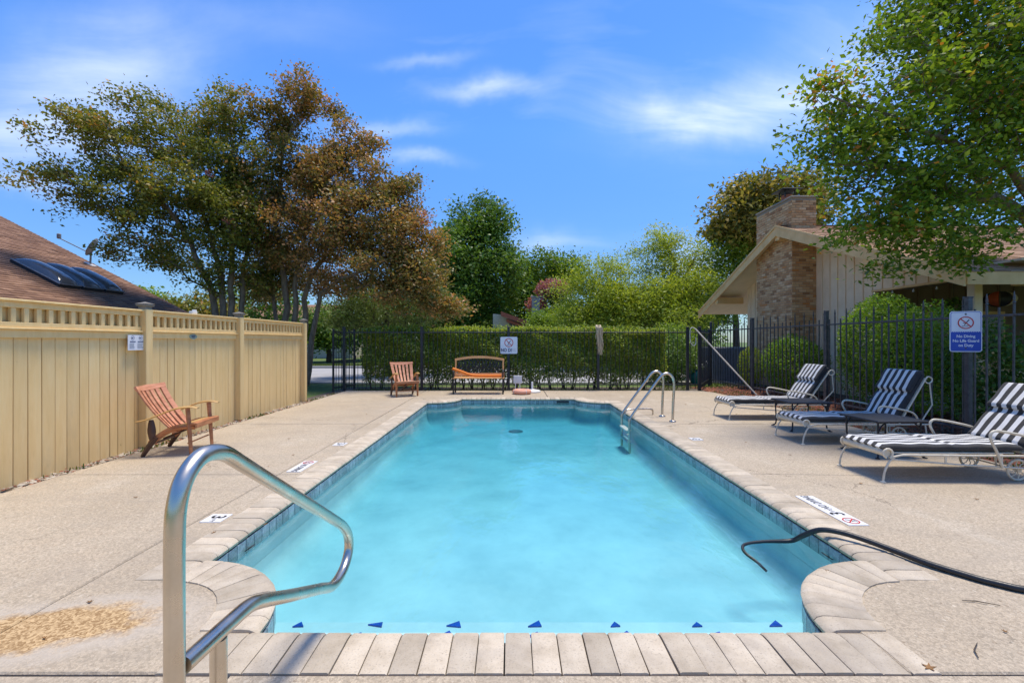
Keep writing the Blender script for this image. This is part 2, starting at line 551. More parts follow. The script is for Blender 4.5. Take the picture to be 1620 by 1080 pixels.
class MB:
    def __init__(s):
        s.v, s.f, s.t = [], [], []

    def add(s, vs, fs, tint=0.5):
        o = len(s.v)
        s.v += [tuple(x) for x in vs]
        s.f += [tuple(i + o for i in f) for f in fs]
        s.t += [tint] * len(fs)
        return s

    def box(s, c, d, rot=None, ch=0.0, tint=.5):
        c = Vector(c)
        hx, hy, hz = d[0] / 2, d[1] / 2, d[2] / 2
        pts, fs = [], []
        if ch <= 0:
            pts = [V(x, y, z) for z in (-hz, hz) for y in (-hy, hy) for x in (-hx, hx)]
            fs = [(0, 2, 3, 1), (4, 5, 7, 6), (0, 1, 5, 4), (2, 6, 7, 3), (0, 4, 6, 2), (1, 3, 7, 5)]
        else:
            idx = {}
            for sx in (-1, 1):
                for sy in (-1, 1):
                    for sz in (-1, 1):
                        for ax in range(3):
                            q = [sx * (hx - ch), sy * (hy - ch), sz * (hz - ch)]
                            q[ax] = (sx * hx, sy * hy, sz * hz)[ax]
                            idx[(sx, sy, sz, ax)] = len(pts)
                            pts.append(V(*q))
            cen = V(0, 0, 0)

            def face(ids):
                a, b, cc = pts[ids[0]], pts[ids[1]], pts[ids[2]]
                n = (b - a).cross(cc - a)
                mid = sum((pts[i] for i in ids), V(0, 0, 0)) / len(ids)
                fs.append(tuple(ids) if n.dot(mid - cen) > 0 else tuple(reversed(ids)))
            for sg in (-1, 1):
                face([idx[(sg, a, b, 0)] for a, b in ((-1, -1), (1, -1), (1, 1), (-1, 1))])
                face([idx[(a, sg, b, 1)] for a, b in ((-1, -1), (1, -1), (1, 1), (-1, 1))])
                face([idx[(a, b, sg, 2)] for a, b in ((-1, -1), (1, -1), (1, 1), (-1, 1))])
            for a in (-1, 1):
                for b in (-1, 1):
                    face([idx[(a, b, -1, 0)], idx[(a, b, 1, 0)], idx[(a, b, 1, 1)], idx[(a, b, -1, 1)]])
                    face([idx[(a, -1, b, 0)], idx[(a, 1, b, 0)], idx[(a, 1, b, 2)], idx[(a, -1, b, 2)]])
                    face([idx[(-1, a, b, 1)], idx[(1, a, b, 1)], idx[(1, a, b, 2)], idx[(-1, a, b, 2)]])
                    for e in (-1, 1):
                        face([idx[(a, b, e, i)] for i in range(3)])
        if rot is not None:
            mt = rot if isinstance(rot, Matrix) else Matrix.Rotation(rot, 3, 'Z')
            pts = [mt @ q for q in pts]
        return s.add([q + c for q in pts], fs, tint)

    def bar(s, a, b, w, h, up=(0, 0, 1), ch=0.0):
        """rectangular bar from a to b"""
        a, b = Vector(a), Vector(b)
        d = b - a
        L = d.length
        x = d.normalized()
        y = Vector(up).cross(x)
        if y.length < 1e-4:
            y = V(0, 1, 0).cross(x)
        y.normalize()
        z = x.cross(y)
        return s.box((a + b) / 2, (L, w, h), Matrix((x, y, z)).transposed(), ch)

    def tube(s, path, r, n=10, closed=False, cap=True, flat=1.0, tint=.5):
        P = [Vector(p) for p in path]
        k = len(P)
        rr = list(r) if isinstance(r, (list, tuple)) else [r] * k
        vs, fs = [], []
        up = None
        for i in range(k):
            if closed:
                t = P[(i + 1) % k] - P[i - 1]
            else:
                t = P[min(i + 1, k - 1)] - P[max(i - 1, 0)]
            if t.length < 1e-9:
                t = V(0, 0, 1)
            t.normalize()
            if up is None:
                up = V(0, 0, 1) if abs(t.z) < .9 else V(0, 1, 0)
            up = up - t * up.dot(t)
            if up.length < 1e-6:
                up = V(1, 0, 0) - t * t.x
            up.normalize()
            sd = t.cross(up)
            for j in range(n):
                a = 2 * math.pi * j / n
                vs.append(P[i] + (up * math.cos(a) * flat + sd * math.sin(a)) * rr[i])
        m = k if closed else k - 1
        for i in range(m):
            for j in range(n):
                a, b = i * n + j, i * n + (j + 1) % n
                c, d = ((i + 1) % k) * n + (j + 1) % n, ((i + 1) % k) * n + j
                fs.append((a, b, c, d))
        if cap and not closed:
            fs.append(tuple(reversed(range(n))))
            fs.append(tuple((k - 1) * n + j for j in range(n)))
        return s.add(vs, fs, tint)

    def lathe(s, prof, c=(0, 0, 0), n=20, rot=None, cap=True):
        c = Vector(c)
        vs, fs = [], []
        for (r, z) in prof:
            for j in range(n):
                a = 2 * math.pi * j / n
                q = V(r * math.cos(a), r * math.sin(a), z)
                vs.append((rot @ q if rot is not None else q) + c)
        for i in range(len(prof) - 1):
            for j in range(n):
                fs.append((i * n + j, i * n + (j + 1) % n, (i + 1) * n + (j + 1) % n, (i + 1) * n + j))
        if cap:
            fs.append(tuple(reversed(range(n))))
            fs.append(tuple((len(prof) - 1) * n + j for j in range(n)))
        return s.add(vs, fs)

    def prism(s, pts, z0, z1, fn=None):
        """polygon (ccw in xy) extruded z0..z1; fn maps each point"""
        n = len(pts)
        vs = [V(x, y, z0) for x, y in pts] + [V(x, y, z1) for x, y in pts]
        if fn:
            vs = [fn(q) for q in vs]
        fs = [tuple(reversed(range(n))), tuple(range(n, 2 * n))]
        fs += [(i, (i + 1) % n, n + (i + 1) % n, n + i) for i in range(n)]
        return s.add(vs, fs)

    def mesh(s, name, smooth=None):
        me = bpy.data.meshes.new(name)
        me.from_pydata(s.v, [], s.f)
        if len(set(s.t)) > 1:
            at = me.attributes.new('tint', 'FLOAT', 'FACE')
            at.data.foreach_set('value', s.t)
        if smooth:
            me.shade_smooth()
            me.set_sharp_from_angle(angle=R(smooth))
        me.update()
        return me

    def build(s, name, mat, parent=None, smooth=None, **tags):
        return link(name, s.mesh(name, smooth), mat, parent, **tags)


def link(name, me, mat=None, parent=None, loc=None, rz=None, **tags):
    o = bpy.data.objects.new(name, me)
    col.objects.link(o)
    if mat is not None and me is not None and not me.materials:
        me.materials.append(MATS[mat])
    o.parent = parent
    if loc is not None:
        o.location = loc
    if rz is not None:
        o.rotation_euler = (0, 0, rz)
    for k_, v_ in tags.items():
        o[k_] = v_
    return o


def thing(name, label, category, loc=(0, 0, 0), rz=0, group=None):
    o = bpy.data.objects.new(name, None)
    col.objects.link(o)
    o.empty_display_size = .2
    o.location = loc
    o.rotation_euler = (0, 0, rz)
    o['label'] = label
    o['category'] = category
    if group:
        o['group'] = group
    return o


def copy_thing(src, label, loc, rz):
    c = src.copy()
    col.objects.link(c)
    c.location = loc
    c.rotation_euler = (0, 0, rz)
    c['label'] = label

    def rec(a, b):
        for ch in list(a.children):
            d = ch.copy()
            col.objects.link(d)
            d.parent = b
            rec(ch, d)
    rec(src, c)
    return c


def np_mesh(name, verts, quads, mat, parent=None, tint=None, **tags):
    me = bpy.data.meshes.new(name)
    nv, nf = len(verts), len(quads)
    kk = quads.shape[1]
    me.vertices.add(nv)
    me.vertices.foreach_set('co', np.ascontiguousarray(verts, dtype=np.float32).ravel())
    me.loops.add(nf * kk)
    me.loops.foreach_set('vertex_index', np.ascontiguousarray(quads, dtype=np.int32).ravel())
    me.polygons.add(nf)
    me.polygons.foreach_set('loop_start', np.arange(0, nf * kk, kk, dtype=np.int32))
    if tint is not None:
        at = me.attributes.new('tint', 'FLOAT', 'FACE')
        at.data.foreach_set('value', np.ascontiguousarray(tint, dtype=np.float32))
    me.update(calc_edges=True)
    return link(name, me, mat, parent, **tags)


def leaves(pts, size, rg, up=.35, aspect=.5, droop=0.0, jit=.35):
    """leaf kites at pts -> verts, quads"""
    n = len(pts)
    nrm = rg.normal(size=(n, 3))
    nrm[:, 2] = np.abs(nrm[:, 2]) + up
    nrm /= np.linalg.norm(nrm, axis=1)[:, None]
    d = rg.normal(size=(n, 3))
    d[:, 2] -= droop
    d -= nrm * (d * nrm).sum(1)[:, None]
    d /= np.linalg.norm(d, axis=1)[:, None] + 1e-9
    w = np.cross(nrm, d)
    L = size * (1 + jit * rg.uniform(-1, 1, n))[:, None]
    W = L * aspect * .5
    fold = nrm * L * .08
    v = np.empty((n, 4, 3))
    v[:, 0] = pts
    v[:, 1] = pts + d * L * .45 + w * W + fold
    v[:, 2] = pts + d * L
    v[:, 3] = pts + d * L * .45 - w * W + fold
    return v.reshape(-1, 3), np.arange(n * 4).reshape(-1, 4)


def P(x, y, Y):
    """place at photo tangent (x, y) and distance Y"""
    return np.array([(x - 810) / 720 * Y, Y, EYE + (540 - y) / 720 * Y])


def in_blob(rg, n, shell=.45):
    d = rg.normal(size=(n, 3))
    d /= np.linalg.norm(d, axis=1)[:, None]
    r = (shell + (1 - shell) * rg.uniform(size=n)) ** .6
    return d * r[:, None]


def make_tree(name, label, category, stems, blobs, tips, per_tip, leaf, lmat, bmat='bark', seed=1, spread=.35, r_twig=.007,
              tint=(.5, .22), up=.35, aspect=.55, droop=0., r_pow=.46, along=.35, group=None, extra=None, shell=.4):
    """stems: [(points, r0, r1)]; blobs: [(centre, radius xyz, weight)]"""
    rg = np.random.default_rng(seed)
    base = stems[0][0][0]
    root = thing(name, label, category, (float(base[0]), float(base[1]), float(base[2])), 0, group)
    off = np.array([float(b) for b in base])
    nodes, parent, fixed = [], [], []
    for pts, r0, r1 in stems:
        pts = [np.array(p, float) for p in pts]
        seg = []
        for a, b in zip(pts[:-1], pts[1:]):
            m = max(2, int(np.linalg.norm(b - a) / .45))
            for i in range(m):
                seg.append(a + (b - a) * i / m)
        seg.append(pts[-1])
        seg = np.array(seg)
        wob = rg.normal(size=seg.shape) * .035
        wob[0] = 0
        seg = seg + wob
        for i, q in enumerate(seg):
            parent.append(-1 if i == 0 else len(nodes) - 1)
            nodes.append(q)
            fixed.append(r0 + (r1 - r0) * i / (len(seg) - 1))
    nstem = len(nodes)
    wts = np.array([b[2] * np.prod(b[1]) ** .66 for b in blobs])
    cnt = rg.multinomial(tips, wts / wts.sum())
    T, TT = [], []
    for (c, r, w), n in zip(blobs, cnt):
        kc = max(1, n // 3)
        cc_ = in_blob(rg, kc, shell)[rg.integers(0, kc, n)]
        T.append(np.array(c) + (cc_ + rg.normal(size=(n, 3)) * .21) * np.array(r))
        TT.append(np.full(n, rg.normal() * .10))
    T, TT = np.concatenate(T), np.concatenate(TT)
    S = np.array(nodes)
    d0 = np.array([np.min(np.linalg.norm(S - t, axis=1)) for t in T])
    o = np.argsort(d0)
    T, TT = T[o], TT[o]
    N = np.zeros((nstem + tips * 14, 3))
    N[:nstem] = S
    cn = nstem
    tipnodes, leafp, leaft = [], [], []
    for t, tt in zip(T, TT):
        dd = N[:cn] - t
        cost = np.linalg.norm(dd, axis=1) + np.maximum(0, dd[:, 2] + .15) * 1.2
        j = int(np.argmin(cost))
        a = N[j]
        L = np.linalg.norm(t - a)
        m = int(min(12, max(2, L / .38)))
        mid = a + (t - a) * .5 + np.array([0, 0, .12 * L]) + rg.normal(size=3) * .07 * L
        pj = j
        for i in range(1, m + 1):
            s_ = i / m
            q = (1 - s_) ** 2 * a + 2 * s_ * (1 - s_) * mid + s_ * s_ * t + rg.normal(size=3) * .02
            N[cn] = q
            parent.append(pj)
            fixed.append(0)
            pj = cn
            cn += 1
            if i > m * (1 - along) and i < m:
                k_ = max(1, int(per_tip * .45))
                leafp.append(q + rg.normal(size=(k_, 3)) * spread * .75)
                leaft.append(np.full(k_, tt))
        k_ = max(1, int(per_tip * rg.uniform(.5, 1.5)))
        leafp.append(t + rg.normal(size=(k_, 3)) * spread * np.array([1, 1, .62]))
        leaft.append(np.full(k_, tt + rg.normal() * .10))
        tipnodes.append(pj)
    N = N[:cn]
    count = np.zeros(cn)
    for t in tipnodes:
        count[t] += 1
    for i in range(cn - 1, -1, -1):
        if parent[i] >= 0:
            count[parent[i]] += count[i]
    rad = r_twig * np.maximum(count, 1) ** r_pow
    fx = np.array(fixed)
    rad[:nstem] = fx[:nstem]
    for i in range(nstem, cn):
        rad[i] = min(rad[i], rad[parent[i]] * .92)
    # trunk + limbs, one mesh; each segment a tapered tube
    idx = np.array([i for i in range(cn) if parent[i] >= 0])
    par = np.array([parent[i] for i in idx])
    A, B = N[par] - off, N[idx] - off
    ra = np.where(idx < nstem, rad[par], np.minimum(rad[par], rad[idx] * 1.35))
    rb = rad[idx]

    def seg_tubes(sel, ns):
        a, b, r1, r2 = A[sel], B[sel], ra[sel], rb[sel]
        t = b - a
        t /= np.linalg.norm(t, axis=1)[:, None] + 1e-9
        b = b + t * (r2 * .35)[:, None]
        h = np.where(np.abs(t[:, 2:3]) < .9, np.array([[0, 0, 1.]]), np.array([[0, 1., 0]]))
        u = np.cross(t, h)
        u /= np.linalg.norm(u, axis=1)[:, None]
        w = np.cross(t, u)
        vs, n = [], len(a)
        for e, (p_, r_) in enumerate(((a, r1), (b, r2))):
            for j in range(ns):
                an = 2 * math.pi * j / ns
                vs.append(p_ + (u * math.cos(an) + w * math.sin(an)) * r_[:, None])
        v = np.stack(vs, 1).reshape(-1, 3)
        bs = np.arange(n)[:, None] * (2 * ns)
        q = np.concatenate([bs + np.array([[j, (j + 1) % ns, ns + (j + 1) % ns, ns + j]]) for j in range(ns)], 0)
        return v, q
    big = rad[idx] > .03
    v1, q1 = seg_tubes(np.where(big)[0], 9)
    v2, q2 = seg_tubes(np.where(~big)[0], 4)
    tr = np_mesh('trunk', np.concatenate([v1, v2]), np.concatenate([q1, q2 + len(v1)]), bmat, root)
    tr.data.shade_smooth()
    LP, LT = np.concatenate(leafp), np.concatenate(leaft)
    v, q = leaves(LP - off, leaf, rg, up, aspect, droop)
    tv = np.clip(tint[0] + LT + rg.normal(size=len(LP)) * tint[1], 0, 1)
    np_mesh('crown', v, q, lmat, root, tv)
    if extra:
        for (nm, c, r, n, sz, mt) in extra:
            pp = np.array(c) + in_blob(rg, n, .2) * np.array(r)
            v, q = leaves(pp - off, sz, rg)
            np_mesh(nm, v, q, mt, root, rg.uniform(size=n))
    return root


def shell_leaves(rg, n, centre, rad, lump=.12, depth=.35):
    """leaf points in the outer shell of an uneven ellipsoid"""
    d = rg.normal(size=(n, 3))
    d /= np.linalg.norm(d, axis=1)[:, None]
    ph = rg.uniform(0, 6.28, (6,))
    fr = rg.normal(size=(6, 3)) * 3.2
    bumps = sum(np.sin(d @ fr[i] + ph[i]) for i in range(6)) / 6
    r = (1 + lump * 1.6 * bumps) * (1 - depth * rg.uniform(size=n) ** 1.6)
    return np.array(centre) + d * r[:, None] * np.array(rad)


def make_bush(name, label, base, blobs, n, leaf, lmat, seed, up=.2, group=None, stems=7, category='bush', toplight=None):
    rg = np.random.default_rng(seed)
    root = thing(name, label, category, base, 0, group)
    off = np.array(base, float)
    w = np.array([np.prod(b[1]) ** .66 for b in blobs])
    pts = np.concatenate([shell_leaves(rg, int(n * wi / w.sum()), c, r) for (c, r), wi in zip(blobs, w)])
    pts = pts[pts[:, 2] > base[2] + .03]
    v, q = leaves(pts - off, leaf, rg, up)
    np_mesh('foliage', v, q, lmat, root, np.clip(rg.normal(.5, .24, len(pts)), 0, 1))
    b = MB()
    for i in range(stems):
        c, r = blobs[i % len(blobs)]
        tip = np.array(c) + in_blob(rg, 1, .1)[0] * np.array(r) * .75
        a = V(*(rg.normal(size=2) * .07), -.04)
        e = Vector(tip - off)
        mid = (a + e) / 2 + V(*(rg.normal(size=3) * .08))
        b.tube([a, mid, e], [.022, .016, .006], 6)
    b.build('stem', 'bark_dark', root, 40)
    return root


def text_mesh(s, size, bold=0.0):
    cu = bpy.data.curves.new('lettering', 'FONT')
    cu.body = s
    cu.size = size
    cu.align_x = 'CENTER'
    cu.align_y = 'CENTER'
    cu.offset = bold
    cu.resolution_u = 3
    o = bpy.data.objects.new('lettering', cu)
    col.objects.link(o)
    dg = bpy.context.evaluated_depsgraph_get()
    dg.update()
    me = bpy.data.meshes.new_from_object(o.evaluated_get(dg))
    bpy.data.objects.remove(o)
    bpy.data.curves.remove(cu)
    return me


def place_flat(o, loc, xdir, ydir, sx=1.0):
    x, y = Vector(xdir).normalized(), Vector(ydir).normalized()
    z = x.cross(y)
    mt = Matrix((x, y, z)).transposed().to_4x4()
    mt.translation = Vector(loc)
    o.matrix_local = mt
    o.scale = (sx, 1, 1)


def ring_mesh(r, w, n=36):
    b = MB()
    vs = [V(q * math.cos(2 * math.pi * i / n), q * math.sin(2 * math.pi * i / n), 0) for q in (r - w, r) for i in range(n)]
    b.add(vs, [(i, n + i, n + (i + 1) % n, (i + 1) % n) for i in range(n)])
    return b


def rounded_rect(w, h, r, n=6):
    pts = []
    for cx, cy, a0 in ((w / 2 - r, h / 2 - r, 0), (-w / 2 + r, h / 2 - r, 90), (-w / 2 + r, -h / 2 + r, 180), (w / 2 - r, -h / 2 + r, 270)):
        for i in range(n + 1):
            a = R(a0 + 90 * i / n)
            pts.append((cx + r * math.cos(a), cy + r * math.sin(a)))
    return pts


def smooth_path(pts, sub=6):
    """Catmull-Rom through pts"""
    P_ = [Vector(p) for p in pts]
    Q = [P_[0] * 2 - P_[1]] + P_ + [P_[-1] * 2 - P_[-2]]
    out = []
    for i in range(1, len(Q) - 2):
        a, b, c, d = Q[i - 1:i + 3]
        for j in range(sub):
            t = j / sub
            out.append(.5 * ((2 * b) + (c - a) * t + (2 * a - 5 * b + 4 * c - d) * t * t + (3 * b - a - 3 * c + d) * t ** 3))
    out.append(P_[-1])
    return out

# ================================================================ SETTING
# pool: a rectangle whose four corners are cut by quarter rounds that bulge into the water
PX0, PX1, PY0, PY1, PR, CW = -1.96, 2.26, 2.2, 11.2, .72, .265
corners = [((PX0, PY0), 90, 0), ((PX1, PY0), 180, 90), ((PX1, PY1), 270, 180), ((PX0, PY1), 360, 270)]


def pool_outline(r, off, n=12):
    """ccw outline, walls pushed outwards by off, corner rounds of radius r"""
    pts = []
    for (cx, cy), a0, a1 in corners:
        for i in range(n + 1):
            a = R(a0 + (a1 - a0) * i / n)
            x, y = cx + r * math.cos(a), cy + r * math.sin(a)
            if i == 0 or i == n:
                pass
            pts.append((x, y))
    # push the straight ends outwards
    if off:
        q = []
        for (x, y) in pts:
            if abs(x - PX0) < 1e-6: x -= off
            if abs(x - PX1) < 1e-6: x += off
            if abs(y - PY0) < 1e-6: y -= off
            if abs(y - PY1) < 1e-6: y += off
            q.append((x, y))
        pts = q
    return pts


# ground: one sheet to the horizon with the pool's hole
HX0, HX1, HY0, HY1 = PX0 - .15, PX1 + .15, PY0 - .15, PY1 + .15
g = MB()
BIG = 600
for (x0, x1, y0, y1) in ((-BIG, BIG, -BIG, HY0), (-BIG, HX0, HY0, HY1), (HX1, BIG, HY0, HY1), (-BIG, BIG, HY1, BIG)):
    g.add([(x0, y0, -.07), (x1, y0, -.07), (x1, y1, -.07), (x0, y1, -.07)], [(0, 1, 2, 3)])
g.build('ground', 'lawn_ground', kind='structure')
g = MB()
for (x0, x1, y0, y1) in ((-5.3, 9.0, -4, HY0), (-5.3, HX0, HY0, HY1), (HX1, 9.0, HY0, HY1), (-5.3, 9.0, HY1, 14.6)):
    g.add([(x0, y0, -.062), (x1, y0, -.062), (x1, y1, -.062), (x0, y1, -.062)], [(0, 1, 2, 3)])
g.build('bare_soil', 'soil', kind='structure')
b = MB().box((-3, 20.2, -.055), (44, 8.6, .03))
b.build('road', 'road_concrete', kind='structure')
b = MB().box((-3, 24.62, 0), (44, .2, .14), ch=.02)
b.build('kerb', 'road_concrete', kind='structure')

# deck of slabs
deck = bpy.data.objects.new('pool_deck', None)
col.objects.link(deck)
deck['kind'] = 'structure'
GAP = .007


def slab(pts, n=''):
    # inset polygon top a little for a worn arris
    c = V(sum(p[0] for p in pts) / len(pts), sum(p[1] for p in pts) / len(pts), 0)
    b = MB()
    k_ = len(pts)
    dz = random.uniform(-.003, .002)
    lo = [V(x, y, -.09) for x, y in pts]
    mid = [V(x, y, -.008 + dz) for x, y in pts]
    top = []
    for i in range(k_):
        a, q, e = V(*pts[i - 1], 0), V(*pts[i], 0), V(*pts[(i + 1) % k_], 0)
        d1, d2 = (q - a).normalized(), (e - q).normalized()
        n1, n2 = V(-d1.y, d1.x, 0), V(-d2.y, d2.x, 0)
        nn = n1 + n2
        nn = nn / max(.5, nn.length_squared / 2)
        top.append(q + nn * .007 + V(0, 0, dz))
    b.add(lo + mid + top, [tuple(range(2 * k_, 3 * k_))] + [(i, (i + 1) % k_, k_ + (i + 1) % k_, k_ + i) for i in range(k_)]
          + [(k_ + i, k_ + (i + 1) % k_, 2 * k_ + (i + 1) % k_, 2 * k_ + i) for i in range(k_)])
    return b.build('slab', 'aggregate_concrete', deck)


JX = -2.47
ys = [1.919, 4.8, 7.75, 10.65, 13.02]
for i in range(4):
    y0, y1 = ys[i] + GAP, ys[i + 1] - GAP
    slab([(-4.72, y0), (JX - GAP, y0), (JX - GAP, y1), (-4.72 + (.05 if i == 2 else 0), y1)])
hr = .58
Lx, Rx = PX0 - .12, PX1 + .12
arcL = [(PX0 + hr * math.cos(R(a)), PY0 + hr * math.sin(R(a))) for a in range(0, 91, 9)]
slab([(JX + GAP, 1.926), (PX0 + hr, 1.926)] + arcL + [(Lx, PY0 + hr), (Lx, 4.8 - GAP), (JX + GAP, 4.8 - GAP)])
slab([(JX + GAP, 4.8 + GAP), (Lx, 4.8 + GAP), (Lx, 7.75 - GAP), (JX + GAP, 7.75 - GAP)])
arcL2 = [(PX0 + hr * math.cos(R(a)), PY1 + hr * math.sin(R(a))) for a in range(-90, 1, 9)]
slab([(JX + GAP, 7.75 + GAP), (Lx, 7.75 + GAP), (Lx, PY1 - hr)] + arcL2 + [(PX0 + hr, PY1 + .14), (JX + GAP, PY1 + .14)])
# right
DR = 5.62
arcR = [(PX1 + hr * math.cos(R(a)), PY0 + hr * math.sin(R(a))) for a in range(90, 181, 9)]
slab([(Lx * 0 + DR, 4.66 - GAP), (Rx, 4.84 - GAP), (Rx, PY0 + hr)] + arcR + [(PX1 - hr, 1.926), (DR, 1.926)])
slab([(DR, 7.75 - GAP), (Rx, 7.75 - GAP), (Rx, 4.84 + GAP), (DR, 4.66 + GAP)])
arcR2 = [(PX1 + hr * math.cos(R(a)), PY1 + hr * math.sin(R(a))) for a in range(180, 271, 9)]
slab([(DR + .02, PY1 + .14), (PX1 - hr, PY1 + .14)] + arcR2 + [(Rx, PY1 - hr), (Rx, 7.75 + GAP), (DR + .02, 7.75 + GAP)])
# far and near strips
slab([(JX + GAP, PY1 + .14 + 2 * GAP), (.9, PY1 + .14 + 2 * GAP), (.9, 13.05), (JX + GAP, 13.02)])
slab([(.9 + 2 * GAP, PY1 + .14 + 2 * GAP), (DR + .02, PY1 + .14 + 2 * GAP), (DR - .05, 12.6), (DR - .4, 13.05), (.9 + 2 * GAP, 13.05)])
slab([(-4.72, -3), (-1.2, -3), (-1.2, 1.912), (-4.72, 1.912)])
slab([(-1.2 + 2 * GAP, -3), (2.4, -3), (2.4, 1.912), (-1.2 + 2 * GAP, 1.912)])
slab([(2.4 + 2 * GAP, -3), (DR, -3), (DR, 1.912), (2.4 + 2 * GAP, 1.912)])

# ---------------------------------------------------------------- swimming pool
pool = thing('swimming_pool', 'rectangular swimming pool with scalloped corners, pale coping stones and blue waterline tiles', 'pool', (0, 0, -.05))
pz = .05
ol = pool_outline(PR, 0)
# interior walls
b = MB()
n = len(ol)


def floor_z(y):
    return -.56


vs_, fs_ = [], []
for (x, y) in ol:
    vs_ += [(x, y, -.055 + pz), (x, y, -1.9 + pz)]
for i in range(n):
    j = (i + 1) % n
    fs_.append((2 * i, 2 * i + 1, 2 * j + 1, 2 * j))
b.add(vs_, fs_)
b.build('pool_wall', 'pool_plaster', pool, 30)
b = MB()
nx, ny = 10, 30
gv = [(PX0 - .2 + (PX1 - PX0 + .4) * i / nx, PY0 - .2 + (PY1 - PY0 + .4) * j / ny, 0) for j in range(ny + 1) for i in range(nx + 1)]
gv = [(x, y, floor_z(y) + pz) for x, y, z in gv]
b.add(gv, [(j * (nx + 1) + i, j * (nx + 1) + i + 1, (j + 1) * (nx + 1) + i + 1, (j + 1) * (nx + 1) + i) for j in range(ny) for i in range(nx)])
b.build('pool_floor', 'pool_plaster', pool, 60)
b = MB()
cr, K_ = .26, 6
for a_ in range(K_ + 1):
    th = math.pi / 2 * a_ / K_
    d_ = cr * (1 - math.cos(th)) + .002
    for (x, y) in pool_outline(PR + d_, -d_):
        b.v.append((x, y, floor_z(y) + cr * (1 - math.sin(th)) - .006 + pz))
for a_ in range(K_):
    for i in range(n):
        j = (i + 1) % n
        b.f.append((a_ * n + i, a_ * n + j, (a_ + 1) * n + j, (a_ + 1) * n + i))
        b.t.append(.5)
b.build('pool_cove', 'pool_plaster', pool, 70)
# bond beam under the coping
b = MB()
oo = pool_outline(.55, .14)
vs_ = [(x, y, -.056 + pz) for x, y in ol] + [(x, y, -.056 + pz) for x, y in oo]
b.add(vs_, [(i, (i + 1) % n, n + (i + 1) % n, n + i) for i in range(n)])
b.build('bond_beam', 'grout', pool)
# entry steps
for z, y1 in ((-.28, 2.65), (-.48, 3.07)):
    b = MB().box(((PX0 + PX1) / 2, (PY0 - .1 + y1) / 2, (z - 1.6) / 2 + pz), (PX1 - PX0 - .04, y1 - PY0 + .1, z + 1.6), ch=.02)
    b.build('pool_step', 'pool_plaster', pool, 40)


def marker(x, y, z, s, a):
    w, d = s * random.uniform(.8, 1.3), s * random.uniform(.5, .8)
    pts = [(-w * .6, -d * .4), (w * .55, -d * .5), (w * random.uniform(.1, .5), d * .6)]
    o = MB().prism(pts, -.006, .006).build('step_tile', 'blue_tile', pool)
    o.location = (x, y, z + pz)
    o.rotation_euler = (0, 0, random.gauss(0, .15))


for x in (-1.28, -.88, -.38, .13, .65, 1.16):
    marker(x, 2.605 + random.uniform(-.005, .005), -.276, .062, R(45) + random.gauss(0, .1))
for x in (-1.41, -.90, -.38, .15, .68, 1.22, 1.74):
    marker(x, 3.02 + random.uniform(-.006, .006), -.476, .07, R(45) + random.gauss(0, .1))
# main drain and skimmer
b = MB().lathe([(.16, 0), (.15, .012), (.10, .018), (.01, .018)], (.08, 9.9, floor_z(9.9) + pz + .005), 24)
b.build('drain_cover', 'ac_grey', pool, 40)
b = MB().box((1.25, PY1 + .003, -.085 + pz), (.30, .03, .05), ch=.006)
b.build('skimmer_mouth', 'black_rubber', pool)
# rope anchors
for x, y, s in ((PX0 + .012, 3.35, 1), (PX1 - .012, 3.22, -1)):
    b = MB().tube([(x + s * (.02 + .03 * math.cos(a)), y + .035 * math.sin(a), -.115 + pz + .02 * math.cos(a)) for a in np.linspace(0, 6.28, 14)[:-1]], .004, 6, closed=True)
    b.build('rope_anchor', 'black_metal', pool, 60)


# coping stones
def stone_mesh(i0, i1, o0, o1, name='coping_stone'):
    """bullnose stone; i0,i1 pool-side edge, o0,o1 outer edge (2D)"""
    i0, i1, o0, o1 = (Vector(q) for q in (i0, i1, o0, o1))
    prof = [(0, -.048), (0, .004), (.72, .007), (.86, .004), (.95, -.006), (1.0, -.022), (.985, -.04), (.93, -.05)]
    ws = [(.0, .004), (.06, 0), (.94, 0), (1.0, .004)]
    vs, fs = [], []
    for w, drop in ws:
        a, c = o0.lerp(o1, w), i0.lerp(i1, w)
        L = (c - a).length
        for t, z in prof:
            t2 = t if t < .8 else t - drop / L
            q = a.lerp(c, t2)
            vs.append(V(q.x, q.y, z - (drop if z > -.03 else 0) + pz))
    m = len(prof)
    for s_ in range(3):
        for j in range(m):
            a, b_ = s_ * m + j, s_ * m + (j + 1) % m
            fs.append((a, a + m, b_ + m, b_))
    fs.append(tuple(range(m)))
    fs.append(tuple(reversed(range(3 * m, 4 * m))))
    b = MB().add(vs, fs)
    me = b.mesh(name, 40)
    import bmesh
    bm = bmesh.new()
    bm.from_mesh(me)
    bmesh.ops.recalc_face_normals(bm, faces=bm.faces)
    bm.to_mesh(me)
    bm.free()
    return me


def put_stones(p, q, nrm, count):
    """count stones along p->q; nrm points away from the water"""
    p, q, nrm = Vector(p), Vector(q), Vector(nrm)
    d = (q - p)
    w = d.length / count
    u = d.normalized()
    g_ = .0028
    protos = []
    for k_ in range(count):
        a = p + u * (w * k_ + g_ + random.uniform(0, .001))
        b_ = p + u * (w * (k_ + 1) - g_)
        if k_ == 0:
            protos = stone_mesh(-u * (w / 2 - g_) - nrm * 0.012, u * (w / 2 - g_) - nrm * 0.012, -u * (w / 2 - g_) + nrm * (CW - .012), u * (w / 2 - g_) + nrm * (CW - .012))
        o = link('coping_stone', protos, 'cast_coping', pool)
        c = (a + b_) / 2
        o.location = (c.x, c.y, random.uniform(-.0015, .0025))
        o.rotation_euler = (random.gauss(0, .004), random.gauss(0, .004), random.gauss(0, .004))


